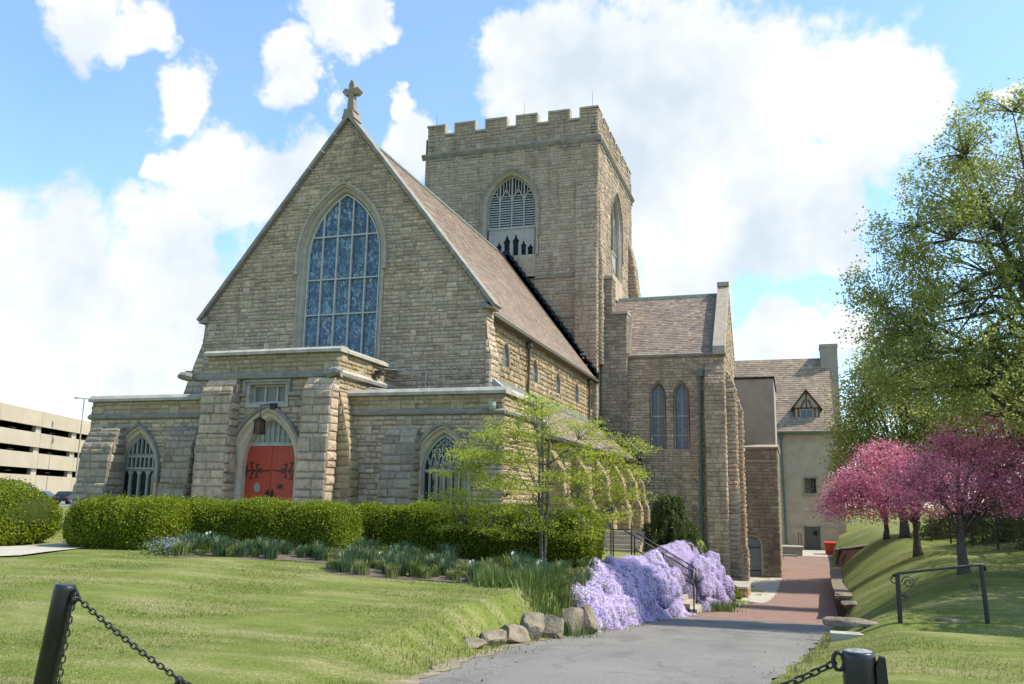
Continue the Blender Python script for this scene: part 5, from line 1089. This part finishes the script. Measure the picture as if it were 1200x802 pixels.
hedge('round_bush', -25.5, -19.55, 16.4, 20.0, 1.68, 'big rounded bright green bush at the far left beside the concrete walk', 'bush', 80000, 4, 1.15, .032, .10)
hedge('clipped_hedge', -18.3, -15.5, 18.3, 20.6, 1.42, 'rounded clipped hedge block at the left end of the front flower bed', 'hedge', 60000, 5, .62, .030, .05)
hedge('clipped_hedge', -16.6, -11.15, 20.0, 21.6, 1.41, 'long clipped hedge in front of the red church door', 'hedge', 66000, 6, .5, .028, .045)
hedge('clipped_hedge', -12.55, -5.2, 23.2, 24.9, 1.38, 'long dark clipped hedge behind the small lime tree', 'hedge', 80000, 7, .5, .030, .045)

# the small lime-leaved tree in the bed: flat open sprays
blobs = [(-6.35+dx, 22.3+dy, .25+dz, rx*1.05, ry, .22) for dx, dy, dz, rx, ry in (
    (-.2, .1, 4.1, .5, .5), (.2, -.2, 3.8, .9, .7), (-.8, .2, 3.55, .9, .7), (.9, .1, 3.4, .9, .7), (-1.5, -.3, 3.15, 1.0, .8), (1.7, .2, 3.05, .8, .7), (-.2, -.6, 3.1, 1.0, .8), (-2.0, .3, 2.75, .9, .7), (.7, .5, 2.8, 1.1, .8), (-1.0, -.6, 2.6, 1.2, .9), (1.9, -.3, 2.6, .8, .7), (-2.5, -.1, 2.3, .8, .7),
    (.1, .7, 2.35, 1.2, .8), (2.2, .3, 2.2, .7, .6), (-1.5, .4, 2.0, 1.2, .8), (1.2, -.6, 2.05, 1.1, .8), (-.5, -.9, 1.75, 1.1, .8), (1.9, .4, 1.7, .8, .7), (-2.1, -.4, 1.55, .9, .7), (.7, .2, 1.45, 1.1, .8), (-1.2, -.6, 1.2, 1.3, .7), (1.7, -.2, 1.15, .9, .7), (.3, -.9, .95, 1.1, .6), (-1.9, -.5, .85, 1.0, .6), (2.5, 0, 2.8, .5, .4), (-.6, -.9, .72, 1.0, .5), (1.0, -.7, .7, .8, .5), (-2.4, -.6, 1.25, .7, .5))]
tree('small_tree', (-6.30, 22.3, .05), 'small open lime green tree with flat sprays standing in the flower bed', 'tree', 3.6, .055, blobs, 640, 48, .031, 'maple', 'greybark', .16, .85, seed=21, squash=.32, stems=3, rmin=.05, fork=3, droop=.12)

# right hand trees
tree('large_tree', (7.6, 27.5, .1), 'tall spreading light green tree leaning in at the right edge', 'tree', 8.5, .34,
     [(4.6, 27, 6.5, 2.3, 2.6, 1.6), (3.2, 27.3, 8.0, 1.5, 2.0, 1.2), (5.2, 27, 9.1, 2.4, 2.6, 1.6), (6.5, 27, 11.9, 2.1, 2.3, 1.9), (4.9, 27.4, 11.0, 1.4, 1.8, 1.4), (8.5, 28, 9.5, 2.5, 3, 3.0), (3.6, 26.5, 5.4, 1.7, 2, .9), (9, 28, 12.2, 2, 2.4, 2), (2.9, 27, 9.8, .8, .9, .4), (5.6, 25.5, 4.6, 2.0, 1.6, .8), (7.5, 28, 6, 2, 2.5, 1.6), (2.9, 27, 6.6, 1.0, 1.3, .8)],
     1150, 80, .050, 'oak', 'bark', .20, .35, (-.6, -.3), seed=5, rmin=.2, fork=2)
tree('background_tree', (6.0, 55, .3), 'hazy light green tree behind the pink crabapples, next to the beige house', 'tree', 5, .25, [(5.6, 55, 6.5, 3.0, 3, 3.4), (4.2, 55, 4.4, 2.2, 2.2, 1.9), (6, 55, 10, 2.2, 2.2, 2.0), (8.6, 56, 7.5, 3.0, 3, 3.5), (4.5, 54, 8.6, 1.6, 1.5, 1.5), (3.6, 54, 6.3, 1.2, 1.5, 1.4)], 520, 90, .085, 'oak', 'bark', .42, seed=6, rmin=.15)
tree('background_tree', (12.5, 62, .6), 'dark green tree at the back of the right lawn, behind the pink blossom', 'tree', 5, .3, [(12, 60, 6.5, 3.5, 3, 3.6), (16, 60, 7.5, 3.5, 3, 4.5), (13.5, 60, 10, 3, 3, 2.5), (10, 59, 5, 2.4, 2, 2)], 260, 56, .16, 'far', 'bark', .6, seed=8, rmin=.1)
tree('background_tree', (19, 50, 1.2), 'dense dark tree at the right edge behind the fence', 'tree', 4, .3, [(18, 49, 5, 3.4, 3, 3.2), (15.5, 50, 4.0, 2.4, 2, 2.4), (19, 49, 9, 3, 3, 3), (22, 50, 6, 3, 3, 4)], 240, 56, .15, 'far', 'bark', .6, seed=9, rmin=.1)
PB_ = leaf_mat
tree('crabapple', (4.55, 28.0, -.04), 'pink blossoming crabapple with thick trunk, nearest the black handrail', 'tree', 1.7, .155, [(4.6, 28, 2.75, 1.7, 1.6, .8), (5.9, 28, 2.9, 1.4, 1.5, .9), (3.6, 27.8, 2.4, 1.1, 1.2, .6), (5.3, 28.3, 3.9, 1.3, 1.3, .8), (6.9, 28, 2.5, 1.1, 1.2, .8), (5.0, 27.2, 2.15, 1.4, .8, .45), (4.2, 28.6, 3.4, .9, .9, .5), (6.0, 27.6, 2.0, 1.0, .9, .4), (3.1, 27.6, 1.95, .5, .6, .3), (6.2, 28.3, 4.4, .8, .8, .4), (7.6, 27.8, 3.3, 1.2, 1.3, .9), (8.2, 27.8, 2.2, 1.0, 1.1, .6)], 560, 52, .036, 'pink', 'bark', .26, squash=.45, droop=.35, seed=31, rmin=.2, fork=4, crown_name='blossom')
tree('crabapple', (4.65, 38.5, .02), 'bright pink crabapple in the middle of the row, its crown reaching over the brick wall', 'tree', 1.7, .16, [(3.7, 38.5, 2.9, 2.1, 2.0, .95), (2.5, 38.5, 2.4, 1.3, 1.5, .75), (5.2, 38.5, 2.9, 1.6, 1.6, .9), (3.7, 38.5, 3.9, 1.3, 1.4, .55), (1.9, 38.2, 1.75, .9, 1.0, .5), (4.4, 37.5, 2.0, 1.8, 1, .5), (3.2, 38, 1.7, 1.2, .9, .4)], 500, 52, .044, 'pink', 'bark', .27, squash=.5, droop=.35, seed=32, rmin=.2, fork=4, crown_name='blossom')
tree('crabapple', (5.3, 58, .12), 'farthest pink crabapple, with the thinnest trunk, near the beige house', 'tree', 2.0, .16, [(5.2, 58, 3.4, 2.0, 2.0, 1.0), (3.8, 58, 2.9, 1.2, 1.4, .7), (6.8, 58, 3.2, 1.5, 1.5, .9)], 150, 66, .07, 'pink', 'bark', .33, seed=33, rmin=.2, fork=3, crown_name='blossom')
tree('background_tree', (12.5, 33, 1.0), 'light green tree beyond the right edge of the lawn whose shade falls across the grass', 'tree', 4.5, .26, [(10.8, 30, 6.3, 2.4, 2.4, 1.3), (11.0, 34.5, 5.9, 2.3, 2.2, 1.2), (11.6, 39.5, 6.0, 2.6, 2.2, 1.4), (9.6, 26.5, 5.6, 1.7, 1.6, 1.0), (12.8, 43, 6, 2.4, 2, 1.4)], 320, 60, .09, 'oak', 'bark', .45, seed=12, rmin=.2)
tree('background_tree', (11.8, 23.5, .9), 'light green shade tree beyond the right edge, the one nearest the camera', 'tree', 4.5, .24, [(10.2, 23.3, 6.9, 2.0, 1.6, 1.0), (10.7, 27.8, 7.1, 2.2, 1.4, 1.0), (9.6, 20.6, 6.3, 1.4, 1.0, .8), (12, 24, 8.2, 2, 2, 1.2)], 230, 60, .09, 'oak', 'bark', .4, seed=15, rmin=.2)
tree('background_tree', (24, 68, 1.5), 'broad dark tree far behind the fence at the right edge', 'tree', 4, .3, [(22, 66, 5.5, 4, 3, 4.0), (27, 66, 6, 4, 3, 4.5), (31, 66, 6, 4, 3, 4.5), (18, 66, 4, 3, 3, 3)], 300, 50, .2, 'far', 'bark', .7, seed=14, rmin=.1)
# fence on the slope at the right
fe = thing('fence', (9, 37, 1), 'dark wire fence on dark posts along the top of the right lawn', 'fence'); fp = [(6.7, 50), (7.0, 46), (7.3, 42.5), (7.6, 39), (8.0, 36), (8.7, 33), (9.6, 30.5)]
for x, y in fp: z = ground(x, y); mb = MB(); mb.tube([(x, y, z-.2), (x, y, z+1.5)], .05, 6); mb.build('fence_post', 'black', fe)
mb = MB()
for (x0, y0), (x1, y1) in zip(fp, fp[1:]):
    z0, z1 = ground(x0, y0), ground(x1, y1)
    for h in (.1, .45, .8, 1.15, 1.45): mb.tube([(x0, y0, z0+h), (x1, y1, z1+h)], .012 if h < 1.4 else .022, 4)
    for k in range(1, 24): q = k/24; mb.tube([(x0+(x1-x0)*q, y0+(y1-y0)*q, z0+(z1-z0)*q+.1), (x0+(x1-x0)*q, y0+(y1-y0)*q, z0+(z1-z0)*q+1.45)], .008, 4, cap=False)
mb.build('fence_wire', 'black', fe)
def shrub(name, x, y, r, h, n, leaf, mat, label, group=None, seed=1, cat='shrub', flat=0.0, droop=0.0):
    z = ground(x, y); rr = np.random.default_rng(seed); t = thing(name, (x, y, z), label, cat, group); P = []
    k = max(10, n//60); cc = rr.normal(size=(k, 3)); cc /= np.linalg.norm(cc, axis=1)[:, None]; cc *= rr.uniform(.35, 1, k)[:, None]**.5; cc[:, 2] = np.abs(cc[:, 2]); cc = cc*np.array([r, r, h])+np.array([x, y, z+.05])
    mb = MB()
    for c_ in cc[:40]: mb.tube([(x, y, z-.1), ((x+c_[0])/2, (y+c_[1])/2, z+(c_[2]-z)*.65), tuple(c_)], [.03, .02, .006], 4, cap=False)
    mb.build('stem', 'bark', t); P = np.repeat(cc, 60, 0)+rr.normal(size=(k*60, 3))*np.array([r, r, h])*.13; np_obj('foliage', leaf_quads(P, leaf, flat, .55, droop), 4, mat, t); return t
for k, (x, y, r, h, lab) in enumerate(((8.8, 44, 1.6, 2.6, 'dark shrub behind the fence, between the two nearer crabapple trunks'), (9.9, 38.5, 1.7, 3.0, 'dark shrub behind the fence, right of the thick crabapple trunk'), (11.7, 34.5, 1.9, 3.2, 'dark leafy shrub behind the fence at the right edge'), (8.4, 52, 1.8, 1.8, 'low green shrub on the far lawn behind the farthest crabapple'))):
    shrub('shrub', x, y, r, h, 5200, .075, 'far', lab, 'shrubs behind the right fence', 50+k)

for k, (x, y, h_) in enumerate(((-2.75, 39.6, .5), (-3.2, 40.6, .6), (-2.7, 41.2, .4))): shrub('leafy_plant', x, y, .4, h_, 900, .05, 'hedge', ('leafy green plant just right of the phlox by the stone pier', 'taller leafy green plant against the corner buttress behind the phlox', 'smallest leafy green plant at the path edge by the stone pier')[k], 'leafy plants by the corner buttress', 80+k, 'plant')
# weeping evergreen
ev = thing('weeping_evergreen', (-4.95, 37, -.4), 'dark weeping evergreen against the transept wall behind the purple phlox', 'conifer')
mb = MB(); rr = random.Random(3); P = []
mb.tube([(-4.95, 37, -.9), (-4.98, 37, .6), (-4.85, 37, 1.9)], [.12, .09, .03], 7)
for k in range(300):
    a = rr.uniform(0, 2*PI); z0 = rr.random()**.8; hz = -.5+2.45*z0; reach = rr.uniform(.25, 1.0)*(1.65-1.15*z0)
    if k % 9 == 0: reach *= 1.3; a = rr.uniform(-.4, .4) if k % 18 else PI+rr.uniform(-.4, .4); hz = rr.uniform(.0, .8)
    b = Vector((-4.95, 37, hz)); e = b+Vector((math.cos(a)*reach, math.sin(a)*reach, rr.uniform(.0, .14))); f_ = e+Vector((math.cos(a)*.12, math.sin(a)*.12, -rr.uniform(.35, .95)*(.4+.6*z0)))
    f_.z = max(f_.z, -1.0); mb.tube([b, e, e.lerp(f_, .4)+Vector((math.cos(a)*.05, math.sin(a)*.05, 0)), f_], [.02, .014, .01, .004], 4, cap=False)
    for q in range(110): s_ = q/110; p = b.lerp(e, .3+s_*1.75) if s_ < .4 else e.lerp(f_, (s_-.4)/.6); P.append((p.x, p.y, p.z))
mb.build('trunk', 'bark', ev); P = np.array(P)+RNG.normal(size=(len(P), 3))*.05; np_obj('needles', leaf_quads(P, .06, 0, .25, 1.6), 4, 'conifer', ev)

# daffodils and other clumps in the bed
def clump_parts(seed, h, n, mat, nflow):
    rr = np.random.default_rng(seed); V = []
    for k in range(n):
        a = rr.uniform(0, 2*PI); r0 = rr.uniform(0, .16); hh_ = h*rr.uniform(.6, 1.1); ln_ = rr.uniform(.05, .5)*hh_; w_ = rr.uniform(.007, .013); p0 = np.array([math.cos(a)*r0, math.sin(a)*r0, -.03]); d = np.array([math.cos(a+rr.normal()*.5), math.sin(a+rr.normal()*.5), 0]); s_ = np.array([-d[1], d[0], 0])*w_
        p1 = p0+d*ln_*.3+np.array([0, 0, hh_*.6]); p2 = p0+d*ln_*1.0+np.array([0, 0, hh_*rr.uniform(.82, 1.0)]); V += [p0-s_, p0+s_, p1+s_, p1-s_, p1-s_, p1+s_, p2+s_*.25, p2-s_*.25]
    a = np_obj('leaves', np.array(V), 4, mat); FL = []
    for k in range(nflow):
        q = rr.uniform(0, 2*PI); c_ = np.array([math.cos(q)*.2*rr.uniform(0, 1.1), math.sin(q)*.2*rr.uniform(0, 1.1)-.06, h*rr.uniform(.85, 1.05)]); ax = np.array([rr.normal()*.6, -1, .25]); ax /= np.linalg.norm(ax); t = np.cross(ax, [0, 0, 1]); t /= np.linalg.norm(t); b = np.cross(ax, t); F = []
        for j in range(6):
            th = j*PI/3; u = t*math.cos(th)+b*math.sin(th); v_ = -t*math.sin(th)+b*math.cos(th); F += [c_, c_+u*.015+v_*.010, c_+u*.031, c_+u*.015-v_*.010]
        FL.append(np_obj('flower', np.array(F), 4, 'petal'))
    return a, FL
protos = [clump_parts(2, .44, 150, 'strap', 2), clump_parts(3, .36, 130, 'strap2', 0), clump_parts(4, .42, 150, 'strap', 0), clump_parts(5, .32, 120, 'strap2', 0), clump_parts(6, .40, 140, 'strap', 1), clump_parts(7, .24, 130, 'strap3', 0), clump_parts(8, .33, 90, 'strap3', 0)]
used = set()
def put_clump(k, x, y, s_):
    a, fl_ = protos[k]; z = ground(x, y)+.03; t = thing('daffodil_clump', (x, y, z), CL_LAB[1 if fl_ else 0], 'flower clump', 'daffodil clumps in the flower bed with blooms' if fl_ else 'daffodil clumps in the flower bed without blooms')
    for src in [a]+fl_:
        o = src.copy() if k in used else src
        if o is not src: COL.objects.link(o)
        o.parent = t
    used.add(k); t.rotation_euler = (0, 0, rnd.uniform(-.5, .5)); t.scale = (s_, s_, s_)
CL_LAB = ('clump of strappy green daffodil leaves without blooms in the front flower bed', 'clump of strappy blue-green daffodil leaves with white blooms in the front flower bed')
rows = []
for k in range(900):
    x = rnd.uniform(-15.2, -4.5); y0 = bed_edge(x)+.25; ymax = 19.3 if x < -10.8 else 21.5
    y = y0+(ymax-y0)*rnd.random()**1.2
    if (-11.7 < x < -9.9 and y < 18.7) or math.sin(x*2.3)+math.sin(y*2.9+x) < -1.6: continue
    if any((x-a)**2+(y-b)**2 < .27**2 for a, b in rows) or (x+6.3)**2+(y-22.3)**2 < .1: continue
    rows.append((x, y))
rows.sort(key=lambda p: p[1])
for x, y in rows[:280]:
    k = (2, 1, 5, 2, 3, 6, 2, 5)[int(4*(math.sin(x*1.9+y*.8)+1)) % 8] if rnd.random() < .72 else rnd.choice((0, 4, 2, 3, 5, 6)); put_clump(k, x, y, rnd.choice((.7, .85, 1.0, 1.1, 1.25))*rnd.uniform(.9, 1.1))
# blue flower patch at the left end of the bed
bf = thing('bluebell_clump', (-14.6, 18.0, ground(-14.6, 18)), 'low patch of pale blue flowers at the foot of the left hedge block', 'flowers')
P = RNG.normal(size=(600, 3))*np.array([.28, .24, .10])+np.array([-14.5, 18.1, ground(-14.6, 18)+.2]); P[:, 2] = np.maximum(P[:, 2], ground(-14.6, 18)+.03); np_obj('flower', leaf_quads(P, .022), 4, 'blue', bf)
P = RNG.normal(size=(1600, 3))*np.array([.4, .34, .1])+np.array([-14.5, 18.1, ground(-14.6, 18)+.12]); np_obj('leaves', leaf_quads(P, .03), 4, 'strap2', bf)

# creeping phlox pouring over the bank
PHB = [(XL(y)-rnd.uniform(.05, 1.7), y, rnd.uniform(.28, .55), rnd.uniform(.16, .34)) for y in (rnd.uniform(18.2, 30.6) for _ in range(95))]+[(XL(y)-rnd.uniform(.1, 2.1), y, rnd.uniform(.35, .6), rnd.uniform(.22, .46)) for y in (rnd.uniform(32.9, 38.6) for _ in range(55))]
def ph_z(x, y, w_):
    h = 0
    for bx, by, br, bh in PHB:
        d = ((x-bx)/br)**2+((y-by)/(br*1.5))**2
        if d < 1: h = max(h, bh*math.sqrt(1-d)*(1-.0*d))
    return ground(x, y)-.03+(.05+h+.03*math.sin(x*9+y*6))*w_
def ph_hi(y): return ip(y, [18.1, 18.8, 20, 22, 25, 28, 30.4], [.35, .55, .80, 1.15, 1.35, 1.5, 1.2])+.16*math.sin(y*2.6)+.10*math.sin(y*5.7)
def carpet(y0, y1, hi, x_edge):
    ny, nx = int((y1-y0)/.08), 40; gr = []
    for j_ in range(ny+1):
        y = y0+(y1-y0)*j_/ny; a = x_edge(y); b = a-hi(y); row = []
        for k in range(nx+1):
            x = a+(b-a)*(k/nx)**1.3; w_ = min(1, (a-x)/.30)*min(1, (x-b)/.35)*min(1, (y-y0)/.7)*min(1, (y1-y)/.5); row.append((x, y, ph_z(x, y, math.sqrt(max(0, w_)))))
        gr.append(row)
    return gr
mbp = MB(); V = []
def lay(gr, dens):
    G3 = np.array(gr); ny, nx = G3.shape[0]-1, G3.shape[1]-1; b0 = len(mbp.v)
    mbp.v.extend([tuple(p-np.array([0, 0, .03])) for row in G3 for p in row])
    for j_ in range(ny):
        for k in range(nx): q = b0+j_*(nx+1)+k; mbp.f.append((q, q+1, q+nx+2, q+nx+1)); mbp.i.append(0)
    A = G3[:-1, :-1].reshape(-1, 3); B = G3[:-1, 1:].reshape(-1, 3); D = G3[1:, :-1].reshape(-1, 3); nr_ = np.cross(B-A, D-A); ar = np.linalg.norm(nr_, axis=1); nr_ /= ar[:, None]; nr_ *= np.sign(nr_[:, 2:3])
    n = int(ar.sum()*dens); idx = RNG.choice(len(A), n, p=ar/ar.sum()); u, v_ = RNG.random((n, 1)), RNG.random((n, 1)); C = A[idx]+(B-A)[idx]*u+(D-A)[idx]*v_; nm = nr_[idx]+RNG.normal(size=(n, 3))*.4; nm /= np.linalg.norm(nm, axis=1)[:, None]
    keep = (np.sin(C[:, 0]*7.3+C[:, 1]*5.1)+np.sin(C[:, 2]*9+C[:, 1]*8.3)+np.sin(C[:, 0]*13-C[:, 1]*3.7)*.7+RNG.normal(size=n)*.8) > -1.45
    C = C[keep]+nm[keep]*RNG.uniform(-.02, .07, (keep.sum(), 1)); nm = nm[keep]; t = np.cross(nm, RNG.normal(size=nm.shape)); t /= np.linalg.norm(t, axis=1)[:, None]; b = np.cross(nm, t); s_ = RNG.uniform(.011, .020, len(C))[:, None]
    V.append(np.stack([C-t*s_, C+b*s_, C+t*s_, C-b*s_], 1).reshape(-1, 3))
lay(carpet(18.1, 30.7, ph_hi, lambda y: XL(y)+.06+.13*math.sin(y*2.9)+.08*math.sin(y*6.7)), 2700)
lay(carpet(32.75, 39.0, lambda y: ip(y, [32.7, 33.6, 37, 39], [2.0, 2.2, 1.9, .8])+.12*math.sin(y*4), lambda y: XL(y)+.05+.12*math.sin(y*3.3)), 2500)
def lobes(y0, y1, n):
    for _ in range(n):
        y = rnd.uniform(y0, y1); q = rnd.random(); x = XL(y)-.08-.55*q; rx, ry, rz = rnd.uniform(.18, .34), rnd.uniform(.28, .60), rnd.uniform(.18, .34)
        zc = drive_z(y)+(terrace(x, y)-drive_z(y))*(.22+.78*q**.7)-rnd.uniform(.0, .12)-.15; nn_ = int(5600*(rx*ry+rx*rz+ry*rz)); d = RNG.normal(size=(nn_, 3)); d[:, 2] = np.where(d[:, 2] < -.7, -d[:, 2], d[:, 2]); d /= np.linalg.norm(d, axis=1)[:, None]
        C = d*np.array([rx, ry, rz])*(1+.10*np.sin(d[:, :1]*7+x*5)+.08*np.sin(d[:, 1:2]*9+y*3))+np.array([x, y, zc]); C[:, 2] -= .25*np.maximum(0, C[:, :1]-x)[:, 0]*RNG.random(nn_)*2; nm = d+RNG.normal(size=d.shape)*.5; nm /= np.linalg.norm(nm, axis=1)[:, None]
        t = np.cross(nm, RNG.normal(size=nm.shape)); t /= np.linalg.norm(t, axis=1)[:, None]; b = np.cross(nm, t); s_ = RNG.uniform(.011, .020, nn_)[:, None]; V.append(np.stack([C-t*s_, C+b*s_, C+t*s_, C-b*s_], 1).reshape(-1, 3))
        for a in range(6):
            for c_ in range(10):
                f_ = lambda i, j: (x+rx*.9*math.cos(-PI/2+PI*i/6)*math.cos(2*PI*j/10), y+ry*.9*math.cos(-PI/2+PI*i/6)*math.sin(2*PI*j/10), zc+rz*.9*math.sin(-PI/2+PI*i/6)); mbp.quad(f_(a, c_), f_(a, c_+1), f_(a+1, c_+1), f_(a+1, c_))
lobes(18.5, 30.3, 90); lobes(33.3, 37.6, 42)
ph = mbp.build('creeping_phlox', 'phloxgreen', None, True); tag(ph, 'lavender creeping phlox pouring over the bank beside the steps', 'flowers', kind='stuff'); fl = np_obj('flower', np.concatenate(V), 4, 'phlox', ph); fl['kind'] = 'stuff'

# ---- grass
def blades(n, fn, hmin, hmax, mat, name, label, wk=.0026, lean=1.0):
    X, Y = fn(n); Z = np.array([ground(x, y) for x, y in zip(X, Y)]); D = np.hypot(X, Y); sc2 = np.clip(D/6, .8, 3.2)
    a = RNG.uniform(0, 2*PI, len(X)); h = RNG.uniform(hmin, hmax, len(X)); w_ = wk*sc2*RNG.uniform(.7, 1.4, len(X)); ln_ = h*lean*RNG.uniform(0, 1, len(X)); dx, dy = np.cos(a), np.sin(a)
    p0 = np.stack([X-dy*w_, Y+dx*w_, Z-.008], 1); p1 = np.stack([X+dy*w_, Y-dx*w_, Z-.008], 1); p2 = np.stack([X+dx*ln_, Y+dy*ln_, Z+h], 1)
    return tag(np_obj(name, np.stack([p0, p1, p2], 1).reshape(-1, 3), 3, mat), label, 'grass', kind='stuff')
def lawn_pts(n):
    r = 3.0*np.exp(RNG.uniform(0, 1, n)*math.log(40/3.0)); th = RNG.uniform(-1.02, .52, n); X = np.sin(th+.0)*r; Y = np.cos(th)*r
    keep = []
    for x, y in zip(X, Y):
        xl, xr = XL(y), XR(y); jj = .10*math.sin(y*5.3)+.06*math.sin(y*13)
        ok = (x < xl-.12+jj or x > xr+.10+jj) and y > 2
        if ok and x < xl and -16.6 < x < -4.7 and bed_edge(x)+.1+.35*RNG.random() < y < 24.7: ok = False
        if ok and x < -16.8 and y > 14.0: ok = False
        if ok and x > xr and 18.0 < y < 19.4: ok = False
        if ok and x < xl and y > 26: ok = False
        if ok and x > xr and y > 29 and x < xr+.55: ok = False
        keep.append(ok)
    k = np.array(keep); return X[k], Y[k]
blades(420000, lawn_pts, .010, .027, 'grass', 'grass', 'short mown green grass covering the front lawns')
def edge_pts(n):
    Y = RNG.uniform(9, 33, n); s_ = RNG.random(n); X = np.array([XL(y)-.25+RNG.normal()*.22 if q < .75 else XR(y)+.12+abs(RNG.normal())*.12 for y, q in zip(Y, s_)]); k = (np.sin(Y*4.1)+np.sin(Y*1.7+1)+RNG.normal(size=n)*.6) > -.6; return X[k], Y[k]
blades(4200, edge_pts, .04, .13, 'tallgrass', 'long_grass', 'long pale unmown grass along the driveway edges and between the border rocks', .0035, .8)
def tuft_pts(n):
    c = np.array([(-5.0, 17.4), (-4.7, 18.3), (-5.6, 16.9), (-4.5, 16.6), (-5.2, 18.8), (-3.1, 37.5), (-3.3, 39), (-2.9, 36.6), (-2.8, 33.5)]); i = RNG.integers(0, len(c), n); return c[i, 0]+RNG.normal(size=n)*.3, c[i, 1]+RNG.normal(size=n)*.35
blades(6000, tuft_pts, .15, .42, 'strap2', 'grass_tufts', 'taller green grass at the bed end and the foot of the phlox', .004, .7)
LIT = np.array([(lambda y, q: (XL(y)+abs(RNG.normal())*.35 if q < .6 else XR(y)-abs(RNG.normal())*.3, y))(y, q) for y, q in zip(RNG.uniform(6, 40, 900), RNG.random(900))]); LZ = np.array([drive_z(y)+.012 for _, y in LIT])
tag(np_obj('leaf_litter', leaf_quads(np.column_stack([LIT, LZ]), .018, 3.0), 4, 'litter'), 'brown leaf litter and grit along the driveway edges', 'litter', kind='stuff')
DN = [(-3.05, 6.35), (-4.1, 6.1), (-2.2, 7.6), (-6.6, 8.8), (-4.9, 10.5), (-8.3, 9.7), (-9.5, 12.3), (2.6, 9.5), (-1.9, 6.0)]
for k, (x, y) in enumerate(DN):
    z = ground(x, y); t = thing('dandelion', (x, y, z), 'small yellow dandelion bloom low in the mown lawn', 'dandelion', 'dandelions in the lawn'); mb = MB(); mb.tube([(x, y, z), (x+.004, y, z+.05)], .002, 5); mb.build('stem', 'strap2', t)
    a = RNG.uniform(0, 2*PI, 40); V = []
    for q in range(40):
        e = .6*RNG.random(); d = np.array([math.cos(a[q])*math.cos(e), math.sin(a[q])*math.cos(e), math.sin(e)]); s_ = np.cross(d, [0, 0, 1.0])*.004; c_ = np.array([x+.004, y, z+.05]); V += [c_, c_+d*.012+s_, c_+d*.021, c_+d*.012-s_]
    np_obj('flower_head', np.array(V), 4, 'yellow', t)
